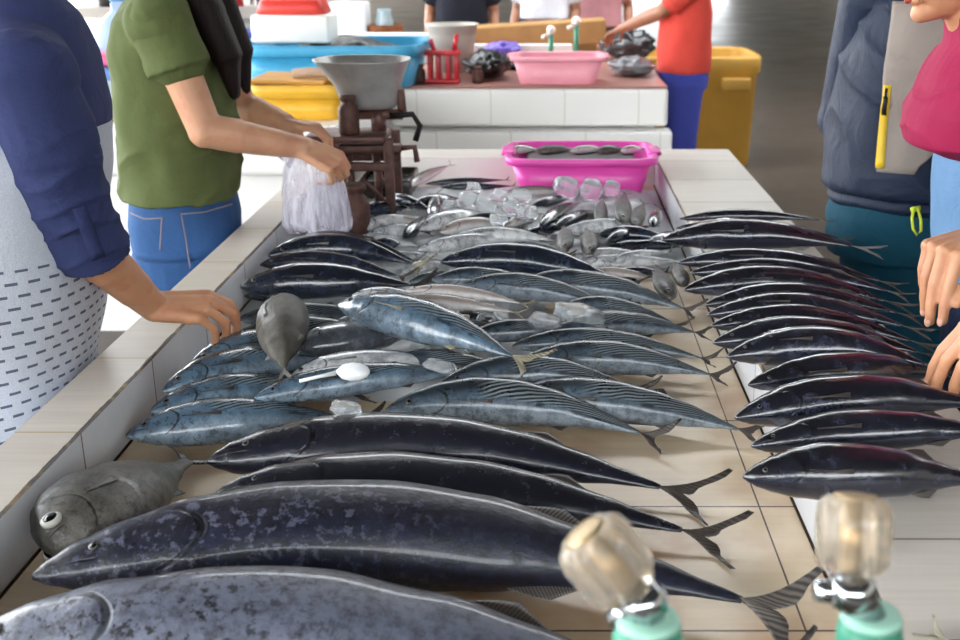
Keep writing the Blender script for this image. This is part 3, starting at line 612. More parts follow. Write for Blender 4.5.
weight(s0.x-.012, s0.y-.055, s0.z+.243, .027, .10, 'rusty bottle shaped weight standing on the plate under the scale pan')
q = at(357, 232, TZ+.05); weight(q.x, q.y, TZ+.035, .036, .14, 'large rusty bottle shaped weight standing among the fish beside the bag')
q = at(392, 190, TZ+.06); b = B()
box(b, q.x-.085, q.x+.065, q.y-.09, q.y+.13, TZ+.045, TZ+.105, .006); bmesh.ops.delete(b, geom=[f for f in b.faces if f.normal.z > .9 and f.calc_area() > .005], context='FACES')
box(b, q.x-.078, q.x+.058, q.y-.083, q.y+.123, TZ+.05, TZ+.088, .004); obj('black_tray', b, plain('wet black plastic', '#26241f', .25, .5, var=.3, sc=40), None, label='dark wet tray at the foot of the rusty scale', cat='tray')

def tub(name, lab, c, wx, wy, h, m, taper=.86, rim=.018, rh=.02, grp=None, fill=None, fm=None):
    """open plastic tub with a turned rim; c: centre of its foot"""
    t = thing(name, lab, 'tub', c, grp); b = B(); R = []; c = V(c)
    for k, z in ((taper*.98, .0), (taper, .004), (1, h-rh), (1, h-rh)): R.append(ell(c+V((0, 0, z)), (wx/2*k, 0, 0), (0, wy/2*k, 0), 48, 7))
    for e, z in ((rim, h-rh), (rim, h-.002), (rim-.003, h), (.002, h), (-.003, h-.004)): R.append(ell(c+V((0, 0, z)), (wx/2+e, 0, 0), (0, wy/2+e, 0), 48, 7))
    for k, z in ((taper, .008),): R.append(ell(c+V((0, 0, z)), (wx/2*k-.004, 0, 0), (0, wy/2*k-.004, 0), 48, 7))
    rings(b, R); obj('tub_body', b, m, t)
    for sx in (1, -1):
        b = B(); box(b, c.x+sx*(wx/2+rim*.6)-.02, c.x+sx*(wx/2+rim*.6)+.02, c.y-wy*.18, c.y+wy*.18, c.z+h-.010, c.z+h+.004, .006); obj('handle', b, m, t)
    return t
pink = plain('hot pink plastic', '#ee4fb4', .32, .5, var=.05); pale_pink = plain('pale pink plastic', '#f3a2b0', .35, .5, var=.06)
tc = V((.100, 3.43, TZ+.028)); tub('pink_tub', 'hot pink plastic tub of fish in the far right corner of the trough', tc, .42, .31, .122, pink)
for i, (px, w_) in enumerate(((524, 30), (556, 40), (588, 36), (612, 30), (634, 26))):
    fish('tub_fish', 'fish', 'gray' if i % 2 else 'tan', ['brown fish at the left end', 'second brown fish from the left', 'middle brown fish', 'fourth brown fish from the left', 'grey brown fish at the right end'][i]+' of the hot pink tub', (px-w_/2, 151), (px+w_/2, 149), 9, 1, base=tc.z+.098, roll=60, group='fish in the hot pink tub', eyes=False, tailfin=False)
b = B(); box(b, tc.x-.168, tc.x+.168, tc.y-.118, tc.y+.118, tc.z+.015, tc.z+.10, .01); obj('fish_mass', b, FM['gray'], None, label='packed brown fish filling the hot pink tub below the top ones', cat='fish', kind='stuff')

# taps at the near end of the table
green_p = plain('green plastic pipe', '#3f967a', .4, .5, var=.06); chrome = plain('chrome', '#c8ccd0', .12, .6, metal=1., var=.05)
knob_m = H('amber clear acrylic'); knob_m.set(Base_Color='#f8ead6', Roughness=.08, Transmission_Weight=.82, IOR=1.3); knob_m = knob_m.m
cap_m = plain('tarnished tap cap', '#b09872', .35, .5, metal=.6, var=.3, sc=60); pale_g = plain('pale green rubber', '#a9dcc6', .5, .4, var=.05)
def tap(lab, foot, stem, knob0, knob1, r, zs, rp):
    F = pt(*foot); K0, K1 = pt(*knob0), pt(*knob1); ax = (K1-K0).normalized()
    t = thing('water_tap', lab, 'tap', (F.x, F.y, 0))
    b = B(); lathe(b, [(.001, 0), (rp*.86, 0), (rp*.86, F.z-.035), (rp, F.z-.033), (rp*1.05, F.z-.012), (rp*.95, F.z), (rp*.6, F.z+.002), (.001, F.z+.002)], (F.x, F.y, 0), n=32); obj('pipe', b, green_p, t)
    b = B(); lathe(b, [(rp*.7, F.z-.0005), (rp*.99, F.z-.0005), (rp*.9, F.z+.004), (rp*.62, F.z+.004)], (F.x, F.y, 0), n=32); obj('collar', b, pale_g, t)
    b = B(); tube(b, [V((F.x, F.y, F.z-.005)), pt(*stem), K0+ax*.004], [.0125, .013, .0095], 16); c = pt(*stem)
    lathe(b, [(.002, -.009), (.015, -.009), (.016, 0), (.015, .009), (.002, .009)], c, ax, n=6)
    s = ax.cross(V((0, 1, 0))).normalized(); tube(b, [c, c+s*.024], [.009, .007], 12); obj('valve', b, chrome, t)
    L = (K1-K0).length; b = B()
    lathe(b, [(.001, 0), (r*.72, 0), (r*.86, L*.05), (r*.95, L*.15), (r, L*.72), (r*.93, L*.9), (r*.80, L*.98), (r*.7, L), (.001, L)], K0, ax, n=64, lobes=8, depth=.13); obj('knob', b, knob_m, t)
    b = B(); lathe(b, [(.001, L*.99), (r*.55, L*.99), (r*.55, L*1.03), (r*.4, L*1.045), (.001, L*1.05)], K0, ax, n=24); obj('knob_cap', b, cap_m, t)
    b = B(); lathe(b, [(.001, L*.02), (r*.18, L*.02), (r*.18, L*.9), (.001, L*.9)], K0, ax, n=16); obj('spindle', b, cap_m, t)
tap('tap with tilted clear acrylic knob on a green pipe before the huge tuna', (648, 622, .70), (643, 602, .70), (629, 588, .70), (585, 533, .69), .0255, 0, .021)
tap('tap with upright clear acrylic knob on a green pipe at the right ledge', (871, 618, .72), (852, 592, .72), (852, 572, .72), (855, 497, .72), .0245, 0, .020)
# ---------------------------------------------------------------- stalls behind
wood = plain('scuffed wood', '#a9814f', .6, .3, var=.25, sc=6); yellow = plain('yellow plastic', '#e2ad2f', .4, .5, var=.12); blue_pl = plain('blue plastic', '#3f9cc4', .35, .5, var=.12)
foam = plain('white foam', '#eeebe4', .8, .3, var=.03); red_pl = plain('red plastic', '#d8392f', .4, .5, var=.1); red_tile = plain('red ledge tile', '#a8786d', .35, .5, var=.15, sc=10)
black_pl = plain('black plastic film', '#161617', .3, .5, var=.4, sc=25, bump=.6, bsc=30)
def block_table(name, lab, x0, x1, y0, y1, topm):
    t = thing(name, lab, 'table', ((x0+x1)/2, (y0+y1)/2, 0))
    b = B(); box(b, x0, x1, y0, y1, .655, LZ-.012, .02, 3); obj('rim_block', b, stall_t, t, False)
    b = B(); box(b, x0+.004, x1-.004, y0+.004, y1-.004, LZ-.012, LZ, .003, 1); obj('top_slab', b, topm, t, False)
    b = B(); box(b, x0+.02, x1-.06, y0+.08, y1-.05, 0, .655); obj('base_block', b, stall_t, t, False)
    return t
stall_t = H('white glazed stall tile'); p = stall_t.pos(); x, y, z = stall_t.xyz(p)
j = stall_t.ma('LESS_THAN', stall_t.ma('FRACT', stall_t.ma('DIVIDE', stall_t.ma('ADD', stall_t.ma('ADD', x, y), .13), .36)), .012)
stall_t.set(Base_Color=stall_t.mix(j, '#f1efeb', '#cfc8ba'), Roughness=.3); stall_t = stall_t.m
YB = 5.55
block_table('back_table', 'white tiled stall table straight behind, red ledge top, pale pink tub on it', -.76, .585, YB, 8.0, red_tile)
b = B(); box(b, -.80, .60, YB-.10, YB+.04, .0, .645, .01); obj('plinth', b, stall_t, None, False, label='white tiled step along the foot of the back stall table', cat='plinth')
YL = 4.3
block_table('side_table', 'white tiled stall table at left holding yellow tub, blue tub and water bottles', -3.4, -.80, YL, 7.2, stall_t)
def T(px, py, y, z=LZ):             # where a thing seen at px stands when it is y away on a top of height z
    return V(((px-PX0)*(y*CT+(1.5-z)*ST)/FPX, y, z))
def sc_at(y, z=LZ): return FPX/(y*CT+(1.5-z)*ST)
# things on the back table
c = T(558, 85, 5.74); tub('pale_pink_tub', 'pale pink plastic tub standing on the front edge of the back table', c, .44, .30, .135, pale_pink, grp=None)
b = B(); ellipsoid(b, c+V((0, 0, .06)), (.18, 0, 0), (0, .12, 0), (0, 0, .05)); obj('fish_mass', b, FM['gray'], None, label='greyish wet fish inside the pale pink tub on the back table', cat='fish', kind='stuff')
c = T(443, 84, 5.72); t = thing('red_scale', 'small red balance scale at the front of the back table', 'scale', c)
b = B(); box(b, c.x-.085, c.x+.085, c.y-.06, c.y+.06, c.z, c.z+.02, .005); obj('base', b, red_p, t)
for x in (-.06, -.02, .03, .07): b = B(); box(b, c.x+x-.011, c.x+x+.011, c.y-.05, c.y+.05, c.z+.02, c.z+.135, .003); obj('side_frame', b, red_p, t)
b = B(); box(b, c.x-.09, c.x+.09, c.y-.055, c.y+.055, c.z+.135, c.z+.155, .004); obj('weight_plate', b, red_p, t)
b = B(); tube(b, [c+V((-.04, 0, .15)), c+V((-.055, 0, .21))], .012, 10); tube(b, [c+V((.06, 0, .15)), c+V((.075, 0, .235))], .012, 10); obj('pan_support', b, red_p, t)
q = T(420, 84, 5.70); weight(q.x, q.y, LZ, .028, .09, 'rusty weight standing left of the small red scale on the back table')
q = T(478, 84, 5.70); weight(q.x, q.y, LZ, .028, .08, 'rusty weight standing right of the small red scale on the back table')
c = T(453, 52, 6.25); b = B(); lathe(b, [(.001, 0), (.10, 0), (.135, .24), (.145, .25), (.138, .25), (.098, .02), (.001, .02)], c, n=32); obj('bucket', b, plain('cream plastic', '#cfcabf', .5, .4, var=.06), None, label='pale cream bucket behind the small red scale', cat='bucket')
def heap(name, lab, cat, c, sx, sy, sz, m, seed, rough=.3):
    b = B(); bmesh.ops.create_icosphere(b, subdivisions=4, radius=1)
    for v in b.verts:
        d = v.co.normalized(); n_ = mn.noise(d*2.3+V((seed, 1, 2)))*rough+mn.noise(d*6+V((seed, 4, 2)))*rough*.4
        v.co = V(c)+V((d.x*sx*(1+n_), d.y*sy*(1+n_), max(0, (d.z*.5+.5))*sz*(1+n_*.8)))
    return obj(name, b, m, None, label=lab, cat=cat)
heap('black_bag', 'crumpled black plastic bag full of fish left of the pale pink tub', 'bag', T(487, 83, 5.95), .12, .20, .13, black_pl, 1)
heap('black_bag', 'long crumpled black plastic sheet behind the pale pink tub', 'bag', T(520, 65, 6.5), .30, .22, .06, black_pl, 2)
heap('purple_bag', 'purple plastic bag on the curb behind the black sheet', 'bag', T(503, 50, 6.95), .11, .10, .10, plain('purple film', '#6a52b8', .35, .5, bump=.4, bsc=30), 3)
heap('grey_bag', 'shiny grey plastic bag of fish right of the pale pink tub', 'bag', T(632, 66, 6.05), .11, .15, .09, plain('grey film', '#85878b', .25, .6, var=.3, sc=20, bump=.6, bsc=30), 4)
heap('black_bag', 'dark bag of fish under the hand of the person in red', 'bag', T(628, 45, 6.9), .16, .16, .16, plain('charcoal film', '#3b3d40', .25, .6, var=.5, sc=16, bump=.6, bsc=30), 5)
b = B(); c = T(530, 45, 7.1); box(b, c.x-.42, c.x+.26, c.y-.03, c.y+.03, LZ, LZ+.075, .01); obj('curb', b, stall_t, None, False, label='low white tiled curb across the back table', cat='curb')
b = B(); c = T(535, 40, 7.6); box(b, c.x-.46, c.x+.46, c.y-.16, c.y+.16, LZ+.02, LZ+.17, .01, rot=Matrix.Rotation(-.06, 3, 'Y')); box(b, c.x-.40, c.x+.40, c.y-.12, c.y+.12, LZ, LZ+.06)
obj('wooden_crate', b, wood, None, False, label='long brown wooden board box lying across the far end of the back table', cat='crate')
for px, top, lab in ((551, 24, 'green standpipe tap left of its twin beyond the back table curb'), (576, 17, 'green standpipe tap with round pale head beyond the back table curb')):
    q = T(px, 45, 6.85); t = thing('standpipe_tap', lab, 'tap', q); h = (45-top)/sc_at(6.85)*1.25
    b = B(); tube(b, [q, q+V((0, 0, h))], .014, 12); obj('pipe', b, green_p, t)
    b = B(); ellipsoid(b, q+V((0, 0, h+.02)), (.026, 0, 0), (0, .026, 0), (0, 0, .026)); tube(b, [q+V((0, 0, h)), q+V((-.05, -.03, h-.02))], .012, 8); obj('knob', b, foam, t)
# things on the side table
c = V((-.975, 4.62, LZ)); tub('yellow_tub', 'wide yellow plastic tub at the front right corner of the side table', c, .36, .40, .135, yellow, .95, .012, .05)
b = B(); box(b, c.x-.19, c.x+.10, c.y-.16, c.y+.16, LZ+.134, LZ+.148, .004, rot=Matrix.Rotation(.03, 3, 'Y')); obj('board', b, plain('tan board', '#c08b3a', .6, .3, var=.2, sc=8), None, False, label='tan board lying across the wide yellow tub', cat='board')
b = B(); q = c+V((.06, -.05, .165))
tube(b, [q+V((-.10, 0, 0)), q+V((-.03, .01, .004)), q+V((.08, 0, 0)), q+V((.10, .01, .01))], [.017, .02, .018, .012], 12); obj('cloth_roll', b, plain('beige cloth', '#b59a83', .8, .2, bump=.3), None, label='rolled beige cloth lying on the wide yellow tub', cat='cloth')
c = T(340, 82, 5.75); tub('blue_tub', 'wide shallow blue plastic tub in the middle of the side table', V((c.x, c.y, LZ)), .84, .62, .20, blue_pl, .93, .02, .05)
heap('grey_fish_heap', 'grey wet fish heap lying in the wide blue tub', 'fish', V((c.x+.05, c.y+.05, LZ+.03)), .30, .2, .17, FM['gray'], 6)
tag(COL.objects[-1] if False else bpy.data.objects['grey_fish_heap'], kind='stuff')
fx = V((T(299, 43, 5.72, LZ+.20).x, 5.66, LZ+.205)); t = thing('foam_box', 'white foam box with a red lid standing on the blue tub', 'box', fx)
b = B(); box(b, fx.x-.185, fx.x+.185, fx.y-.13, fx.y+.13, fx.z, fx.z+.13, .012); obj('box_body', b, foam, t)
b = B(); R = []
for k, z in ((.9, .13), (.96, .135), (.9, .17), (.84, .195), (.80, .20)): R.append(ell((fx.x, fx.y, fx.z+z), (.175*k, 0, 0), (0, .125*k, 0), 32, 6))
rings(b, R); obj('lid', b, red_pl, t)
c = T(385, 25, 6.7); b = B(); box(b, c.x-.30, c.x+.30, c.y-.05, c.y+.05, LZ, LZ+.17, .01); obj('curb', b, stall_t, None, False, label='white tiled curb standing behind the blue tub', cat='curb')
c = T(352, 18, 6.95); b = B(); box(b, c.x-.11, c.x+.11, c.y-.1, c.y+.1, LZ, LZ+.33, .012); obj('white_box', b, plain('white plastic box', '#dfe1e4', .5, .4), None, label='tall white plastic box behind the white curb', cat='box')
c = T(386, 20, 6.95); t = thing('basket', 'small brown basket with a glass jar beside the tall white box', 'basket', c)
b = B(); lathe(b, [(.001, 0), (.085, 0), (.11, .17), (.115, .20), (.105, .20), (.08, .02), (.001, .02)], c, n=24); obj('basket_body', b, plain('wicker', '#8a5433', .7, .2, var=.35, sc=60, bump=.5), t)
b = B(); lathe(b, [(.001, .03), (.05, .03), (.055, .22), (.04, .27), (.045, .29), (.001, .29)], c, n=24); obj('jar', b, plain('bluish jar', '#9fb4bb', .15, .6), t)
heap('blue_bag', 'small blue bag beside the foam box, near the long dark hair', 'bag', T(247, 20, 6.4), .10, .08, .22, plain('blue film', '#3f4f9c', .35, .5, bump=.4, bsc=30), 7)
c = T(277, 8, 6.9); b = B(); lathe(b, [(.001, 0), (.09, 0), (.10, .35), (.06, .40), (.06, .44), (.001, .44)], c, n=24); obj('black_jug', b, plain('black jug', '#1b1a1c', .4, .5), None, label='black jug standing behind the foam box', cat='jug')
c = T(113, 108, 4.50); t = thing('water_bottle', 'big clear bluish water bottle beside the green shirt, standing on a wood board', 'bottle', c+V((.01, .18, 0)))
wb = glassy('bluish clear plastic', '#b7cdea', .12, 1.2, 1., .55); q = c+V((.01, .18, 0))
b = B(); lathe(b, [(.001, 0), (.10, 0), (.11, .02), (.11, .10), (.103, .11), (.11, .12), (.11, .20), (.103, .21), (.11, .22), (.11, .30), (.08, .36), (.035, .40), (.032, .44), (.001, .44)], q, n=32); obj('bottle_body', b, wb, t)
b = B(); lathe(b, [(.001, .44), (.036, .44), (.036, .475), (.001, .475)], q, n=24); obj('cap', b, blue_pl, t)
t = thing('food_container', 'clear plastic container with blue band and pink lid in front of the water bottle', 'container', c+V((-.02, 0, 0)))
b = B(); box(b, c.x-.085, c.x+.07, c.y-.07, c.y+.07, LZ+.012, LZ+.19, .015); obj('container_body', b, glassy('milky clear plastic', '#dfe8f2', .2, 1.15, 1., .4), t)
b = B(); box(b, c.x-.09, c.x+.075, c.y-.075, c.y+.075, LZ+.15, LZ+.20, .012); obj('band', b, plain('blue band', '#6f93d8', .4, .5), t)
b = B(); box(b, c.x-.08, c.x+.08, c.y-.07, c.y+.07, LZ+.205, LZ+.255, .015); obj('lid', b, plain('pink lid', '#e66f9f', .4, .5), t)
b = B(); box(b, c.x-.30, c.x+.26, c.y-.12, c.y+.30, LZ, LZ+.012, .003); obj('board', b, wood, None, False, label='brown wood board under the water bottle and container', cat='board')
tub('teal_tub', 'flat teal tub left of the water bottle', V((c.x-.28, c.y+.45, LZ)), .34, .3, .16, plain('teal plastic', '#6fb6bd', .4, .5), .9, .015, .04)
c = V((-2.1, 6.9, 0)); t = thing('wall_rack', 'grey shelf with red and dark goods at the upper left', 'shelf', c)
b = B(); box(b, c.x-.6, c.x+.45, c.y-.2, c.y+.2, 1.10, 1.16, .006); obj('shelf_board', b, plain('grey board', '#9c948c', .7, .3), t)
b = B(); box(b, c.x-.58, c.x+.43, c.y+.1, c.y+.16, LZ, 1.10); obj('back_panel', b, foam, t)
for i, (dx, w_, h, m, lab) in enumerate(((-.42, .10, .13, black_pl, 'black jar, leftmost on the grey shelf'), (-.22, .09, .12, red_pl, 'red jar in the middle of the grey shelf'), (.0, .09, .11, wood, 'brown jar right of the red one on the grey shelf'), (.22, .10, .13, red_p, 'dark red jar, rightmost on the grey shelf'))):
    q = c+V((dx, -.05, 1.16)); b = B(); lathe(b, [(.001, 0), (w_, 0), (w_, h*.7), (w_*.8, h*.85), (w_*.8, h), (.001, h)], q, n=20); obj('jar', b, m, None, label=lab, cat='jar', group='jars on the grey shelf')
# big yellow bin
c = V((1.02, 8.35, 0)); t = thing('yellow_bin', 'big mustard yellow bin with thick walls behind the person in red', 'bin', c)
bin_m = plain('mustard plastic', '#c2933c', .5, .4, var=.22, sc=3)
b = B(); R = []
for k, z in ((.90, 0), (.92, .01), (.98, .64), (1.02, .66), (1.03, .75), (1.01, .77), (.93, .77), (.92, .75), (.84, .06)): R.append(ell((c.x, c.y, z), (.46*k, 0, 0), (0, .42*k, 0), 48, 7))
rings(b, R); obj('bin_body', b, bin_m, t)
for sx in (-.28, .28): b = B(); box(b, c.x+sx-.1, c.x+sx+.1, c.y-.46, c.y-.41, .54, .63, .01); obj('grip', b, bin_m, t)
# ---------------------------------------------------------------- people
def skin_mat(name, c1, c2, c3):
    h = H(name); o = h.obj(); a = h.noise(o, 9., 3.); f = h.noise(o, 160., 3., .6); g_ = h.noise(h.scale(o, (1, 1, .4)), 75., 2.)
    c = h.mix(a, c1, c2); c = h.mix(h.ma('MULTIPLY', h.ss(h.noise(o, 28., 2.), .5, .7), .4), c, c3)
    h.set(Base_Color=c, Roughness=.46, Subsurface_Weight=.12, Subsurface_Scale=.01); h.b.inputs['Subsurface Radius'].default_value = (1, .35, .2)
    h.bump(h.ma('ADD', h.ma('MULTIPLY', f, .5), g_), .28, .002); return h.m
skin_a = skin_mat('warm tan skin', '#b9805c', '#cf9a76', '#b06f55'); skin_b = skin_mat('light tan skin', '#c08a68', '#d6a584', '#c27e66'); skin_c = skin_mat('brown skin', '#8d5b41', '#a06d50', '#85503c')
def cloth(name, col, var=.1, weave=700., wr=.25, rough=.85, folds=9., sheen=.2, base=None):
    h = H(name); o = h.obj(); d = lin(col); n1 = h.noise(o, 12., 3.); n2 = h.noise(o, weave, 1.)
    c = h.mix(h.ma('ADD', h.ma('MULTIPLY', n1, .5), h.ma('MULTIPLY', n2, .5)), tuple(x*(1-var*2) for x in d[:3]), tuple(min(1, x*(1+var*2)) for x in d[:3]))
    if base: c = base(h, c)
    h.set(Base_Color=c, Roughness=rough); h.b.inputs['Specular IOR Level'].default_value = .25
    h.bump(h.ma('ADD', h.noise(o, folds, 4., .6, 1.2), h.ma('MULTIPLY', n2, .08)), wr, .03); return h.m
hair_m = H('long dark hair'); hp = hair_m.obj(); s_ = hair_m.noise(hair_m.scale(hp, (160, 160, 6)), 1., 3.)
hair_m.set(Base_Color=hair_m.mix(s_, '#080505', '#251715'), Roughness=.6); hair_m.b.inputs['Specular IOR Level'].default_value = .2; hair_m.set(); hair_m.bump(s_, .6, .003); hair_m = hair_m.m
nail_m = plain('fingernail', '#d3a08a', .3, .5, var=.04); lip_m = plain('lips', '#a8483f', .35, .5, var=.1); sclera = plain('eye white', '#e8e4de', .15, .5, var=.02); iris = plain('dark iris', '#1a0e09', .1, .6)
def hand(bm, W, d, n, thumb, curls, s=1., th=(.5, .35, .3), splay=1.):
    """palm, four unequal bent fingers and a thumb; d: forwards, n: back of the hand, thumb: side (+1/-1 along d x n)"""
    tips = []; W, d, n = V(W), V(d).normalized(), V(n); n = (n-d*n.dot(d)).normalized(); l = d.cross(n)*thumb
    K = [(.031, .086), (.0105, .090), (-.0105, .085), (-.030, .075)]
    LN = [(.042, .026, .021), (.046, .030, .022), (.042, .028, .021), (.033, .021, .018)]
    pr = None
    for i, ((lo, fo), ln) in enumerate(zip(K, LN)):
        k = W+(l*lo+d*fo+n*(.004 if i in (1, 2) else 0))*s
        cap(bm, W+(l*lo*.62+d*.004)*s, .0155*s, k-n*.001*s, .0112*s)
        if pr is not None: cap(bm, pr-d*.018*s-n*.002*s, .011*s, k-d*.018*s-n*.002*s, .011*s); cap(bm, (pr+W)/2-n*.003*s, .0135*s, (k+W)/2-n*.003*s, .0135*s)
        pr = k; a = 0.; p = k; dd0 = (d+l*(lo*3.2*splay)).normalized(); r0 = (.0096, .0096, .0091, .0082)[i]*s
        for j in range(3):
            a += math.radians(curls[i][j]); dd = dd0*math.cos(a)-n*math.sin(a); q = p+dd*ln[j]*s
            cap(bm, p, r0*(1.04, .96, .88)[j], q, r0*(.98, .9, .76)[j]); p = q
        tips.append((q, dd, (n*math.cos(a)+dd0*math.sin(a)).normalized(), r0))
    b0 = W+(l*.022+d*.014-n*.006)*s; t1 = (l*math.sin(th[0])+d*math.cos(th[0])-n*.35).normalized(); p = b0
    cap(bm, W+(l*.012+d*.008)*s, .016*s, b0+t1*.03*s, .0145*s)
    for j, (ln, r0, r1) in enumerate(((.046, .0145, .0115), (.034, .0108, .0098), (.027, .0098, .0078))):
        q = p+t1*ln*s; cap(bm, p, r0*s, q, r1*s); p = q; t1 = (t1*math.cos(th[1])+(-l*.5-n*.8)*math.sin(th[1])).normalized() if j == 0 else (t1*math.cos(th[2])-n*math.sin(th[2])).normalized()
    return tips
def nails(parent, tips):
    for q, dd, up, r in tips:
        b = B(); s = dd.cross(up); ellipsoid(b, q+up*r*.50+dd*r*.12, s*r*.56, dd*r*.72, (up-dd*.25)*r*.22, 14, 8); obj('fingernail', b, nail_m, parent)
def arm(bm, sh, el, wr, k=1.):
    sh, el, wr = V(sh), V(el), V(wr)
    chain(bm, [sh, sh.lerp(el, .45), el], [.044*k, .046*k, .040*k]); chain(bm, [el, el.lerp(wr, .28), el.lerp(wr, .7), wr], [.040*k, .041*k, .033*k, .0265*k])
def head(bm, c, f, up, k=1.):
    c, f, up = V(c), V(f).normalized(), V(up).normalized(); s = f.cross(up).normalized(); up = s.cross(f).normalized(); q = lambda a, b_, e: c+(f*a+s*b_+up*e)*k
    ellipsoid(bm, q(-.012, 0, .025), s*.074*k, f*.094*k, up*.095*k, 24, 14); ellipsoid(bm, q(.018, 0, -.035), s*.060*k, f*.070*k, up*.078*k, 24, 12)
    cap(bm, q(.07, 0, -.096), .018*k, q(.045, 0, -.085), .034*k); cap(bm, q(.088, 0, .02), .009*k, q(.108, 0, -.022), .0125*k); cap(bm, q(.095, -.011, -.027), .008*k, q(.095, .011, -.027), .008*k)
    cap(bm, q(.078, -.035, .034), .011*k, q(.078, .035, .034), .011*k)
    for e in (1, -1): ellipsoid(bm, q(-.005, e*.074, -.004), s*.010*k, f*.018*k, up*.032*k, 12, 8)
    cap(bm, q(.088, -.014, -.058), .0085*k, q(.088, .014, -.058), .0085*k); cap(bm, q(.085, -.012, -.071), .009*k, q(.085, .012, -.071), .009*k)
    return q, s
def face(parent, c, f, up, k=1.):
    c, f, up = V(c), V(f).normalized(), V(up).normalized(); s = f.cross(up).normalized(); up = s.cross(f).normalized(); q = lambda a, b_, e: c+(f*a+s*b_+up*e)*k
    for e in (1, -1):
        b = B(); ellipsoid(b, q(.076, e*.032, .008), s*.0145*k, f*.011*k, up*.0085*k, 14, 8); cap(b, q(.0835, e*.032, .008), .0055*k, q(.0845, e*.032, .008), .005*k)
        for fc in b.faces: fc.material_index = 1 if (fc.calc_center_median()-q(.0845, e*.032, .008)).length < .0068*k else 0
        obj('eye', b, [sclera, iris], parent)
        b = B(); tube(b, [q(.086, e*.016, .030), q(.086, e*.032, .036), q(.074, e*.050, .030)], [.0025*k, .0035*k, .002*k], 8); obj('eyebrow', b, hair_m, parent)
    b = B(); tube(b, [q(.086, -.024, -.0635), q(.0965, -.008, -.058), q(.0955, 0, -.0595), q(.0965, .008, -.058), q(.086, .024, -.0635)], [.001*k, .005*k, .005*k, .005*k, .001*k], 8)
    tube(b, [q(.086, -.023, -.0645), q(.0945, 0, -.071), q(.086, .023, -.0645)], [.001*k, .0065*k, .001*k], 8); obj('lips', b, lip_m, parent)
def torso(bm, R, f, s, n=36, p=2.3):
    """R: (centre, half width, half depth)"""
    f, s = V(f), V(s); Q = []
    c, a, b_ = R[0]; Q.append(ell(c, s*a*.6, f*b_*.6, n, p))
    for c, a, b_ in R: Q.append(ell(c, s*a, f*b_, n, p))
    rings(bm, Q)
def legs(bm, hip, f, s, k=1., gap=.085, r=.085, foot=True, low=.09):
    hip, f, s = V(hip), V(f), V(s); ellipsoid(bm, hip, s*(.165*k), f*(.12*k), V((0, 0, .12)), 24, 12)
    for e in (1, -1):
        h_ = hip+s*gap*e+V((0, 0, -.04)); kn = V((h_.x, h_.y, .47))+f*.01; an = V((h_.x, h_.y, low))
        chain(bm, [h_, kn, an], [r*k, .058*k, .036*k])
        if foot: cap(bm, V((an.x, an.y, .045))-f*.04, .04, V((an.x, an.y, .035))+f*.13, .032)
def pants(bm, hip, f, s, k=1., gap=.085, r=.1, top=.08, low=.10, flare=.06):
    hip, f, s = V(hip), V(f), V(s)
    torso(bm, [(hip+V((0, 0, -.10)), .165*k, .128*k), (hip, .172*k, .132*k), (hip+V((0, 0, top)), .155*k, .122*k)], f, s)
    for e in (1, -1):
        h_ = hip+s*gap*e+V((0, 0, -.07)); Q = []
        for z, rr in ((h_.z, r), (.62, r*.86), (.47, .072), (.28, flare*1.05), (low, flare)): Q.append(ell((h_.x, h_.y, z), s*rr*k, f*rr*k, 20))
        rings(bm, Q)
def shoes(parent, hip, f, s, m, gap=.085):
    hip, f, s = V(hip), V(f), V(s)
    for e in (1, -1):
        a = hip+s*gap*e; b = B(); R = []
        for t, w_, h in ((-.075, .02, .05), (-.06, .036, .075), (.0, .042, .085), (.08, .048, .06), (.15, .042, .045), (.178, .018, .03)):
            R.append(ell(V((a.x, a.y, h/2+.002))+f*t, s*w_, V((0, 0, h/2)), 16, 3))
        rings(b, R); obj('shoe', b, m, parent)
def wrinkles(amp, sc, axis=None, fr=40., aamp=0., seed=0.):
    """cloth folds: soft dents, and creases across a limb's axis"""
    def dz(p):
        v = amp*(mn.noise(V((p.x*sc+seed, p.y*sc, p.z*sc*.8)))+.5*mn.noise(V((p.x*sc*2.2, p.y*sc*2.2+seed, p.z*sc*1.8))))
        if axis:
            o_, d_ = axis; t = (p-o_).dot(d_); w_ = mn.noise(V((p.x*9+seed, p.y*9, p.z*9)))
            k = max(0., min(1., (t+.02)/.05)); v += aamp*(1-abs(math.sin(t*fr+w_*2.6)))**2*k
        return v
    return dz
def person(label, loc, group=None): return loc
def sleeve(bm, pts, rs, hem=.012):
    """sleeve solid with a hem and a hollow mouth round the arm"""
    pts = [V(p) for p in pts]; chain(bm, pts[:-1], rs[:-1]); d = (pts[-1]-pts[-2]).normalized(); a, b_ = basis(d)
    R = [ell(pts[-2]-d*.005, a*rs[-2]*.98, b_*rs[-2]*.98, 28), ell(pts[-2].lerp(pts[-1], .5), a*(rs[-2]+rs[-1])/2, b_*(rs[-2]+rs[-1])/2, 28), ell(pts[-1]-d*.012, a*rs[-1], b_*rs[-1], 28), ell(pts[-1], a*rs[-1]*1.0, b_*rs[-1]*1.0, 28), ell(pts[-1], a*(rs[-1]-hem*.8), b_*(rs[-1]-hem*.8), 28), ell(pts[-1]-d*.03, a*(rs[-1]-hem), b_*(rs[-1]-hem), 28)]
    rings(bm, R)
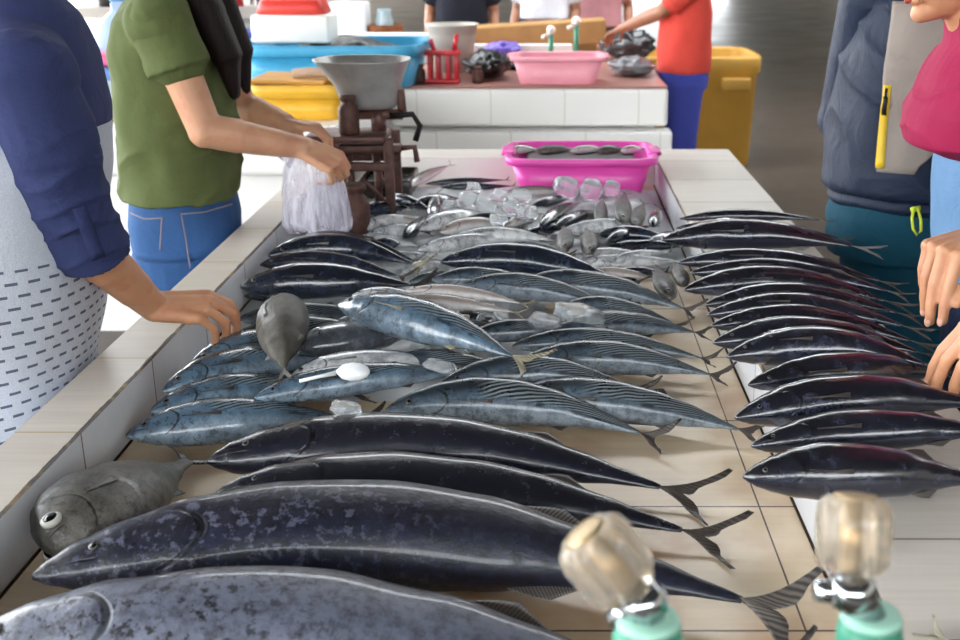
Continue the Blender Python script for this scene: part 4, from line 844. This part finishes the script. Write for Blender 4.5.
def on_surface(o, grid, off, th, name, m, parent, label=None):
    """a strip of cloth or metal lying on the surface of o: grid of sight points, real thickness"""
    me = o.data; ow = wloc(o); bvh = BVHTree.FromPolygons([v.co+ow for v in me.vertices], [tuple(p.vertices) for p in me.polygons]); G = []
    for row in grid:
        rr = []
        for px, py in row:
            d = pt(px, py, 1.)-CAM; h = bvh.ray_cast(CAM, d.normalized())
            if h[0] is None: h = bvh.find_nearest(CAM+d.normalized()*((wloc(o)-CAM).length))
            nn = h[1] if h[1].dot(d) < 0 else -h[1]; rr.append((h[0], nn))
        G.append(rr)
    b = B(); lay = []
    for q in (off, off+th): lay.append([[b.verts.new(p+nn*q) for p, nn in r] for r in G])
    A, Z = lay; n1, n2 = len(G), len(G[0])
    for i in range(n1-1):
        for j in range(n2-1): b.faces.new((A[i][j], A[i][j+1], A[i+1][j+1], A[i+1][j])); b.faces.new((Z[i][j], Z[i+1][j], Z[i+1][j+1], Z[i][j+1]))
    rim = [(i, 0) for i in range(n1)]+[(n1-1, j) for j in range(1, n2)]+[(i, n2-1) for i in range(n1-2, -1, -1)]+[(0, j) for j in range(n2-2, 0, -1)]
    for (i, j), (k, l) in zip(rim, rim[1:]+rim[:1]): b.faces.new((A[i][j], A[k][l], Z[k][l], Z[i][j]))
    return obj(name, b, m, parent, label=label)
def strip_grid(p, w0, n=8, w1=None):
    """sight points along a polyline p, w0 wide"""
    G = []; w1 = w0 if w1 is None else w1; L = [0]
    for a, c in zip(p, p[1:]): L.append(L[-1]+math.hypot(c[0]-a[0], c[1]-a[1]))
    for i in range(n+1):
        t = L[-1]*i/n; k = max(j for j in range(len(p)-1) if L[j] <= t+1e-9); s = (t-L[k])/(L[k+1]-L[k]); x = p[k][0]+(p[k+1][0]-p[k][0])*s; y = p[k][1]+(p[k+1][1]-p[k][1])*s
        dx, dy = p[k+1][0]-p[k][0], p[k+1][1]-p[k][1]; q = math.hypot(dx, dy); w_ = (w0+(w1-w0)*i/n)/2
        G.append([(x-dy/q*w_, y+dx/q*w_), (x, y), (x+dy/q*w_, y-dx/q*w_)])
    return G
X_, Y_, Z_ = V((1, 0, 0)), V((0, 1, 0)), V((0, 0, 1))
shoe_m = plain('dark sandal', '#2a2422', .6, .4)

# --- the woman leaning on the left ledge
C0 = V((-.93, 1.76, 0)); b = B(); f, s = X_, Y_
SHR, ELR, WRR = V((-.722, 1.60, 1.325)), V((-.716, 1.675, 1.075)), V((-.672, 1.835, .915))
SHL, ELL, WRL = V((-.84, 1.94, 1.33)), V((-.98, 2.0, 1.10)), V((-.93, 2.04, .90))
torso(b, [(C0+V((-.02, 0, .88)), .15, .11), (C0+V((.06, 0, 1.1)), .13, .10), (C0+V((.11, 0, 1.28)), .15, .10), (C0+V((.12, 0, 1.36)), .10, .07)], f, s)
legs(b, C0+V((-.04, 0, .86)), f, s); HC = V((-.79, 1.72, 1.60)); HF = V((1, -.1, -.35)); HU = V((.35, 0, 1))
cap(b, V((-.80, 1.735, 1.36)), .056, HC+V((-.01, 0, -.07)), .052); head(b, HC, HF, HU)
arm(b, SHR, ELR, WRR); arm(b, SHL, ELL, WRL); cap(b, V((-.80, 1.74, 1.31)), .055, SHR, .042); cap(b, V((-.80, 1.76, 1.31)), .055, SHL, .042)
tp = hand(b, WRR, (.90, .20, -.06), (.12, -.35, .9), -1, [(34, 34, 22), (38, 40, 25), (44, 45, 25), (46, 40, 22)], 1.02, (.35, .3, .2), 1.2)
hand(b, WRL, (.05, 0, -1), (-.2, 1, 0), 1, [(15, 20, 12)]*4)
LW = obj('person', fused(b, .0032, 4), skin_a, None, origin=(-.97, 1.76, 0), label='person in navy and grey long shirt leaning one hand on the left ledge', cat='person'); face(LW, HC, HF, HU); nails(LW, tp)
b = B(); ellipsoid(b, HC+V((-.035, 0, .03)), (.105, 0, 0), (0, .09, 0), (0, 0, .105), 24, 14); ellipsoid(b, HC+V((-.13, 0, .0)), (.05, 0, 0), (0, .05, 0), (0, 0, .05)); obj('hair', fused(b, .008, 3), hair_m, LW)
def shirt_base(h, c):
    x, y, z = h.xyz(h.pos()); nz = h.ma('MULTIPLY', h.noise(h.obj(), 300., 2.), .2)
    grey = h.mix(h.noise(h.obj(), 420., 2., .7), '#a3a9b6', '#d6dae2')
    ang = h.ma('MULTIPLY', h.ma('ARCTAN2', h.ma('ADD', y, -1.76), h.ma('ADD', x, .90)), .175)
    row = h.ma('DIVIDE', z, .0195); par = h.ma('MULTIPLY', h.ma('MODULO', h.ma('FLOOR', row), 2.), .5)
    d1 = h.ma('LESS_THAN', h.ma('ABSOLUTE', h.ma('SUBTRACT', h.ma('FRACT', row), .5)), .12)
    d2 = h.ma('LESS_THAN', h.ma('FRACT', h.ma('ADD', h.ma('DIVIDE', ang, .030), par)), .55)
    dash = h.ma('MULTIPLY', h.ma('MULTIPLY', d1, d2), h.ma('LESS_THAN', z, 1.045))
    return h.mix(h.ma('GREATER_THAN', z, 1.235), h.mix(dash, grey, '#596173'), c)
navy = cloth('navy jersey', '#30385f', .12, 500., .3); shirt_m = cloth('navy and heather grey jersey', '#30385f', .12, 500., .22, base=shirt_base)
b = B(); torso(b, [(V((-.955, 1.76, .70)), .205, .165), (V((-.94, 1.76, .82)), .20, .165), (V((-.907, 1.76, .93)), .19, .168), (V((-.887, 1.755, 1.05)), .18, .165), (V((-.855, 1.75, 1.17)), .18, .158), (V((-.83, 1.75, 1.26)), .178, .142), (V((-.805, 1.75, 1.34)), .155, .112), (V((-.79, 1.735, 1.405)), .09, .085), (V((-.79, 1.735, 1.43)), .066, .066)], f, s, 44)
cap(b, V((-.80, 1.71, 1.36)), .075, SHR+V((-.01, .02, .0)), .068); cap(b, V((-.80, 1.78, 1.32)), .08, SHL, .072)
obj('shirt', fused(b, .006, 6, wrinkles(.007, 7., seed=2.)), shirt_m, LW)
dA = (ELR-SHR).normalized()
b = B(); sleeve(b, [SHR+V((-.012, .01, .0)), SHR.lerp(ELR, .35), SHR.lerp(ELR, .75), ELR+V((.0, .0, .02)), ELR+V((.008, .03, -.035))], [.070, .070, .064, .060, .057])
SL = obj('sleeve', fused(b, .0045, 4, wrinkles(.004, 10., (SHR+dA*.07, dA), 60., .0038, 5.)), navy, LW)
b = B(); sleeve(b, [SHL, SHL.lerp(ELL, .4), ELL, ELL.lerp(WRL, .2)], [.075, .07, .06, .058]); obj('sleeve', fused(b, .006, 4), navy, LW)
cuff = strip_grid([(66, 214), (88, 222), (112, 212), (124, 204)], 3, 10)
on_surface(SL, strip_grid([(79, 207), (88, 232), (98, 258)], 14, 9), -.001, .0035, 'sleeve_tab', navy, LW, 'navy button tab on the rolled sleeve')
b = B(); pants(b, C0+V((-.04, 0, .86)), f, s, 1.05); obj('trousers', fused(b, .008, 4), cloth('dark trousers', '#2c2d33'), LW); shoes(LW, C0+V((-.04, 0, .86)), f, s, shoe_m)

# --- the woman in the green t-shirt
C0 = V((-.905, 2.76, 0)); b = B()
SHR, ELR, WRR = V((-.862, 2.595, 1.335)), V((-.782, 2.585, 1.098)), V((-.580, 2.665, 1.045))
SHL, ELL, WRL = V((-.86, 2.93, 1.335)), V((-.80, 2.98, 1.10)), V((-.675, 2.92, 1.065))
torso(b, [(C0+V((0, 0, .88)), .15, .10), (C0+V((0, 0, 1.08)), .125, .09), (C0+V((0, 0, 1.26)), .15, .10), (C0+V((0, 0, 1.36)), .10, .07)], f, s)
hipG = V((-.905, 2.76, .86)); legs(b, hipG, f, s, 1.); HC = V((-.87, 2.755, 1.57)); HF = V((1, .05, -.4)); HU = V((.4, 0, 1))
cap(b, V((-.90, 2.76, 1.34)), .055, HC+V((-.015, 0, -.07)), .05); head(b, HC, HF, HU)
arm(b, SHR, ELR, WRR, 1.04); arm(b, SHL, ELL, WRL); cap(b, V((-.90, 2.74, 1.32)), .07, SHR, .055); cap(b, V((-.90, 2.78, 1.32)), .07, SHL, .055)
tp = hand(b, WRR, (.85, .1, -.42), (.35, -.55, .8), -1, [(48, 55, 30), (52, 58, 30), (56, 60, 30), (58, 60, 30)], 1., (.6, .5, .5), .8)
hand(b, WRL, (.95, -.15, -.12), (.1, .1, 1), 1, [(30, 40, 25), (34, 44, 25), (38, 46, 25), (42, 48, 25)], .97, (.45, .4, .4), .9)
GW = obj('person', fused(b, .0034, 4), skin_b, None, origin=(-.905, 2.76, 0), label='person in olive green t-shirt and blue jeans filling a plastic bag', cat='person'); face(GW, HC, HF, HU); nails(GW, tp)
green = cloth('olive green cotton', '#586139', .10, 600., .25)
b = B(); torso(b, [(V((-.905, 2.76, .915)), .178, .128), (V((-.902, 2.76, .96)), .178, .136), (V((-.902, 2.76, 1.06)), .172, .134), (V((-.902, 2.76, 1.17)), .175, .134), (V((-.902, 2.76, 1.27)), .178, .128), (V((-.905, 2.76, 1.335)), .165, .108), (V((-.905, 2.76, 1.40)), .085, .068)], f, s, 44)
cap(b, V((-.90, 2.72, 1.325)), .088, SHR, .074); cap(b, V((-.90, 2.80, 1.325)), .088, SHL, .074)
obj('t_shirt', fused(b, .006, 6, wrinkles(.011, 9., (V((-.9, 2.7, 1.12)), V((.45, .1, -1)).normalized()), 34., .008, 9.)), green, GW)
for SH, EL in ((SHR, ELR), (SHL, ELL)):
    d_ = (EL-SH).normalized(); b = B(); sleeve(b, [SH, SH+d_*.05, SH+d_*.075, SH+d_*.105], [.078, .074, .073, .073], .008); obj('sleeve', fused(b, .005, 4, wrinkles(.004, 12., seed=3.)), green, GW)
denim = cloth('blue denim', '#305381', .16, 420., .2, .8)
b = B(); pants(b, hipG, f, s, .98, .09, .108, .07, .08, .065); J = obj('jeans', fused(b, .006, 4, wrinkles(.004, 9., seed=1.)), denim, GW); shoes(GW, hipG, f, s, shoe_m, .09)
seam = plain('copper stitching', '#8b7f86', .8, .2)
for p_ in ([(181, 213), (186, 240), (190, 268)], [(128, 212), (145, 219), (162, 218)], [(162, 217), (160, 250)], [(182, 214), (205, 212), (232, 204)]):
    on_surface(J, strip_grid(p_, 1.4, 10), -.0005, .0018, 'seam', seam, J)
b = B(); ellipsoid(b, HC+V((-.04, 0, .035)), (.10, 0, 0), (0, .092, 0), (0, 0, .105), 24, 14)
for dy in (-.085, -.06, .07): chain(b, [HC+V((-.03, dy, .03)), V((-.835, 2.755+dy, 1.46)), V((-.785, 2.75+dy*.9, 1.36)), V((-.748, 2.745+dy*.8, 1.26)), V((-.735, 2.74+dy*.75, 1.165))], [.06, .045, .042, .036, .012])
obj('hair', fused(b, .007, 3), hair_m, GW)

# the plastic bag between her hands and the fish
bagm = H('thin lavender plastic film'); o = bagm.obj(); st = bagm.noise(bagm.scale(o, (60, 60, 9)), 1., 4., .6)
bagm.set(Base_Color=bagm.mix(st, '#d6d0ea', '#faf9fd'), Roughness=.16, Transmission_Weight=.35, IOR=1.12, Alpha=bagm.ma('ADD', .42, bagm.ma('MULTIPLY', bagm.ss(st, .4, .65), .5))); bagm.bump(st, .8, .01); bagm = bagm.m
b = B(); Q = []; bc = V((-.568, 2.70, 0))
for z, rx, ry, dx in ((.835, .045, .03, .01), (.838, .075, .05, .01), (.86, .082, .062, .005), (.93, .078, .06, 0), (.99, .066, .05, 0), (1.02, .05, .04, .005), (1.035, .045, .035, .0)):
    ring = []
    for i in range(72):
        a = 2*PI*i/72; k = 1+.10*mn.noise(V((math.cos(a)*4, math.sin(a)*4, z*7)))+.05*math.sin(a*11+z*30); ring.append(V((bc.x+dx+rx*k*math.cos(a), bc.y+ry*k*math.sin(a), z+.006*math.sin(a*5))))
    Q.append(ring)
rings(b, Q, cap=False); b.faces.new([v for v in b.verts[:72]][::-1])
bg_ = thing('plastic_bag', 'thin lavender plastic bag held open over the fish by the green shirted person', 'bag', (bc.x, bc.y, .835)); obj('bag_body', b, bagm, bg_)
b = B(); Q = []
for i in range(9):
    t = i/8; Q.append([V((bc.x-.045-.065*t, bc.y-.01+.03*math.sin(t*4), 1.025+.015*t+(.03-.012*t)*q-.01*math.sin(t*6))) for q in (-1, -.4, .3, 1)]+[V((bc.x-.045-.065*t, bc.y-.007+.03*math.sin(t*4), 1.025+.015*t+(.03-.012*t)*q-.01*math.sin(t*6))) for q in (1, .3, -.4, -1)])
rings(b, Q); obj('bag_flap', b, bagm, bg_)

# --- the person in the navy jacket
C0 = V((.93, 2.72, 0)); f = V((.25, -1, 0)).normalized(); s = Z_.cross(f); hipN = V((.92, 2.72, .88)); b = B()
torso(b, [(C0+V((0, 0, .9)), .16, .11), (C0+V((0, 0, 1.12)), .15, .11), (C0+V((0, 0, 1.3)), .17, .11), (C0+V((0, 0, 1.43)), .11, .08)], f, s); legs(b, hipN, f, s, 1.08)
HC = V((.95, 2.69, 1.63)); cap(b, C0+V((0, 0, 1.40)), .06, HC+V((0, .01, -.07)), .056); head(b, HC, f, Z_)
AN = []
for e in (1, -1):
    SH = C0+s*.19*e+V((0, .02, 1.37)); EL = C0+s*.20*e+V((0, .13, 1.10)); WR = C0+s*.05*e+V((0, .20, .99)); arm(b, SH, EL, WR, 1.08); hand(b, WR, -s*e+V((0, 0, -.1)), V((0, 1, 0)), 1 if e > 0 else -1, [(25, 30, 20)]*4); AN.append((SH, EL, WR))
NM = obj('person', fused(b, .005, 4), skin_c, None, origin=(.93, 2.72, 0), label='person in navy and grey windbreaker with teal trousers standing behind the right ledge', cat='person'); face(NM, HC, f, Z_)
b = B(); ellipsoid(b, HC+V((0, .02, .04)), (.088, 0, 0), (0, .10, 0), (0, 0, .092)); obj('hair', fused(b, .008, 3), hair_m, NM)
jk = cloth('navy nylon', '#202a3f', .06, 900., .45, .42, 7.); gp = cloth('grey nylon', '#978b82', .05, 900., .3, .5, 8.)
b = B(); torso(b, [(V((.935, 2.72, .895)), .215, .16), (V((.935, 2.72, .915)), .245, .185), (V((.935, 2.72, .96)), .265, .205), (V((.935, 2.72, 1.1)), .262, .20), (V((.935, 2.72, 1.25)), .255, .19), (V((.935, 2.72, 1.38)), .235, .16), (V((.935, 2.72, 1.46)), .15, .11), (V((.935, 2.72, 1.52)), .085, .085)], f, s, 48)
def jfold(p):
    v = wrinkles(.010, 6., seed=4.)(p); t = p.z-.9
    v += .008*(1-abs(math.sin(p.x*13+p.z*21+2.5*mn.noise(p*5))))**2; v -= .012*math.exp(-((p.z-.935)/.008)**2); return v
JK = obj('jacket', fused(b, .006, 5, jfold), jk, NM)
for SH, EL, WR in AN:
    b = B(); sleeve(b, [SH, SH.lerp(EL, .5), EL, EL.lerp(WR, .75), EL.lerp(WR, .9)], [.085, .078, .07, .06, .055]); obj('sleeve', fused(b, .007, 4, wrinkles(.006, 9.)), jk, NM)
G = []
for i in range(31):
    t = i/30; y = 2+170*t; xl = interp([(0, 893), (.48, 883), (.97, 877), (1, 877)], t); xr = interp([(0, 975), (.7, 965), (.9, 932), (1, 914)], t); G.append([(xl+(xr-xl)*j/24, y+(3*j/24 if i == 30 else 0)) for j in range(25)])
PN = on_surface(JK, G, .001, .003, 'front_panel', gp, NM, 'grey front panel of the jacket')
yz = plain('yellow zip tape', '#e8c02c', .45, .5, var=.06); ZT = on_surface(JK, strip_grid([(888, 85), (883, 130), (880.5, 168)], 7.5, 12, 9), .003, .003, 'zip', yz, NM, 'yellow zip of the side pocket')
on_surface(JK, strip_grid([(887.5, 88), (886, 97)], 2.4, 4), .006, .004, 'zip_puller', dark_iron, NM); on_surface(JK, strip_grid([(886, 97), (885, 114)], 4.5, 4), .006, .004, 'zip_puller', dark_iron, NM)
teal = cloth('teal cloth', '#0d4254', .1, 600., .3, .8, 7.)
b = B(); pants(b, hipN, f, s, 1.38, .075, .092, .06, .06, .075); TP = obj('trousers', fused(b, .007, 4, wrinkles(.006, 6., seed=8.)), teal, NM); shoes(NM, hipN, f, s, shoe_m)
lime = plain('lime cord', '#c9d93a', .6, .3)
c = (lambda y: None); b = B(); k0 = pt(917, 211, 2.49); b_pts = [pt(x, y, 2.475) for x, y in ((914, 209), (912, 218), (913, 229), (917, 235), (921, 231), (921, 220), (918, 209))]
tube(b, b_pts, .0032, 8); tube(b, [pt(911, 210, 2.48), pt(920, 208, 2.48)], .006, 8); obj('drawstring', b, lime, NM)

# --- the person in the pink headscarf whose hands hold the fish tails
f = V((-1, -.12, 0)).normalized(); s = Z_.cross(f); C0 = V((.86, 2.02, 0)); hipH = V((.90, 2.02, .86)); b = B()
SHR, ELR, WRR = C0+V((-.03, .17, 1.24)), V((1.02, 2.12, 1.06)), V((.738, 1.860, 1.030))
SHL, ELL, WRL = C0+V((-.03, -.17, 1.24)), V((1.00, 1.70, 1.04)), V((.722, 1.565, .955))
torso(b, [(C0+V((.02, 0, .88)), .15, .10), (C0+V((0, 0, 1.06)), .125, .09), (C0+V((-.03, 0, 1.2)), .14, .095), (C0+V((-.04, 0, 1.29)), .09, .065)], f, s); legs(b, hipH, f, s)
HC = V((.690, 2.015, 1.490)); HF = V((-1, -.28, -.12)); HU = V((-.12, 0, 1)); cap(b, C0+V((-.06, 0, 1.27)), .052, HC+V((.02, 0, -.06)), .05); head(b, HC, HF, HU, .97)
arm(b, SHR, ELR, WRR); arm(b, SHL, ELL, WRL); cap(b, C0+V((-.03, 0, 1.24)), .07, SHR, .05); cap(b, C0+V((-.03, 0, 1.24)), .07, SHL, .05)
tp = hand(b, WRR, (-.86, -.50, -.10), (-.30, -.15, .9), -1, [(66, 8, 6), (68, 10, 8), (70, 14, 10), (72, 20, 12)], 1.22, (.35, .35, .2), .2)
tp += hand(b, WRL, (-.95, -.18, .02), (-.18, -.25, .95), 1, [(58, 18, 12), (60, 20, 12), (62, 22, 14), (64, 26, 16)], 1.16, (.4, .4, .4), .35)
HW = obj('person', fused(b, .0028, 4), skin_a, None, origin=(.90, 2.02, 0), label='person in deep pink headscarf and denim shirt holding fish tails at the right ledge', cat='person'); face(HW, HC, HF, HU, .97); nails(HW, tp)
hj = cloth('deep pink crepe', '#931642', .06, 800., .3, .75, 6.)
b = B(); ellipsoid(b, HC+V((.040, .012, .012)), (.110, 0, 0), (0, .098, 0), (0, 0, .125), 28, 16); Q = []
fs = lambda z, cx, a, d_: (V((cx, 2.015, z)), a, d_)
torso(b, [fs(1.145, .80, .10, .10), fs(1.165, .79, .17, .148), fs(1.22, .785, .175, .145), fs(1.28, .79, .16, .125), fs(1.34, .785, .115, .088), fs(1.40, .780, .09, .078), fs(1.46, .79, .085, .075)], f, s, 40, 2.)
obj('headscarf', fused(b, .005, 6, wrinkles(.006, 9., (V((.7, 2.0, 1.5)), V((-.3, .3, -.9)).normalized()), 30., .006, 6.)), hj, HW)
dn = cloth('light denim', '#6385a9', .14, 420., .2, .8)
b = B(); torso(b, [(C0+V((.02, 0, .90)), .175, .14), (C0+V((.01, 0, 1.0)), .17, .15), (C0+V((.0, 0, 1.12)), .17, .155), (C0+V((-.02, 0, 1.22)), .165, .12), (C0+V((-.03, 0, 1.29)), .09, .07)], f, s, 40); cap(b, C0+V((-.03, 0, 1.22)), .085, SHR, .07); cap(b, C0+V((-.03, 0, 1.22)), .085, SHL, .07)
obj('denim_shirt', fused(b, .006, 5, wrinkles(.006, 9., seed=11.)), dn, HW)
for SH, EL, WR in ((SHR, ELR, WRR), (SHL, ELL, WRL)):
    b = B(); sleeve(b, [SH, SH.lerp(EL, .5), EL, EL.lerp(WR, .6), EL.lerp(WR, .78)], [.07, .064, .06, .05, .047], .008); obj('sleeve', fused(b, .006, 4, wrinkles(.005, 10.)), dn, HW)
b = B(); pants(b, hipH, f, s, 1.05); obj('trousers', fused(b, .008, 4), cloth('dark navy cloth', '#1d2748'), HW); shoes(HW, hipH, f, s, shoe_m)

# --- people behind
def standing(label, x, y, ang, top, shirt, trousers, skin, hgt=1.6, reach=None, grp=None, hair=hair_m):
    f = V((math.cos(ang), math.sin(ang), 0)); s = Z_.cross(f); k = hgt/1.6; C0 = V((x, y, 0)); hip = C0+V((0, 0, .86*k)); b = B()
    torso(b, [(C0+V((0, 0, .88*k)), .15, .11), (C0+V((0, 0, 1.08*k)), .14, .10), (C0+V((0, 0, 1.25*k)), .16, .10), (C0+V((0, 0, 1.34*k)), .10, .07)], f, s); legs(b, hip, f, s)
    HC = C0+V((0, 0, 1.53*k))+f*.03; cap(b, C0+V((0, 0, 1.32*k)), .055, HC-Z_*.07, .052); head(b, HC, f, Z_); A = []
    for e in (1, -1):
        SH = C0+s*.18*e+Z_*1.30*k; EL = SH+V((0, 0, -.26))+s*.05*e-f*.03; WR = EL+f*.14-Z_*.19
        if reach and e == reach[0]: EL, WR = V(reach[1]), V(reach[2])
        arm(b, SH, EL, WR); dd = (WR-EL).normalized(); hand(b, WR, dd, (f if abs(dd.z) > .6 else Z_)+s*.2, 1 if e > 0 else -1, [(25, 30, 18)]*4); A.append((SH, EL)); cap(b, C0+Z_*1.28*k, .07, SH, .055)
    p = obj('person', fused(b, .007, 3), skin, None, origin=(x, y, 0), label=label, cat='person', group=grp); face(p, HC, f, Z_)
    b = B(); torso(b, [(C0+Z_*top, .19, .145), (C0+Z_*(top+.1), .185, .145), (C0+Z_*1.15*k, .18, .14), (C0+Z_*1.27*k, .18, .125), (C0+Z_*1.37*k, .09, .07)], f, s)
    for SH, EL in A: cap(b, C0+Z_*1.27*k, .09, SH, .075); sleeve(b, [SH, SH.lerp(EL, .4), SH.lerp(EL, .6), SH.lerp(EL, .75)], [.075, .07, .068, .068])
    obj('shirt', fused(b, .009, 4, wrinkles(.007, 8., seed=x)), shirt, p)
    b = B(); pants(b, hip, f, s, 1.04); obj('trousers', fused(b, .010, 4, wrinkles(.005, 7.)), trousers, p); shoes(p, hip, f, s, shoe_m)
    b = B(); ellipsoid(b, HC-f*.025+Z_*.035, s*.088, f*.095, Z_*.10); obj('hair', fused(b, .010, 2), hair, p); return p
standing('person in red t-shirt and blue trousers reaching over the back table', .742, 6.30, PI, .845, cloth('red cotton', '#d64a3e', .08), cloth('royal blue cloth', '#454fa6', .1), skin_c, 1.6, (1, (.60, 6.14, 1.17), (.40, 6.42, 1.06)))
standing('person in black shirt standing at the far left end of the back table', -.62, 8.4, -PI/2, .93, cloth('black cotton', '#1a1b26', .1), cloth('dark jeans', '#23262e', .1), skin_c)
standing('person in white shirt standing behind the long wooden board box', -.02, 8.75, -PI/2-.3, .98, cloth('white cotton', '#dcdde6', .04), cloth('grey cloth', '#55545c', .1), skin_c)
standing('person in dusty pink shirt standing left of the person in red', .39, 9.05, -PI/2, .90, cloth('dusty pink cotton', '#b98289', .08), cloth('brown cloth', '#4e3e38', .1), skin_c)
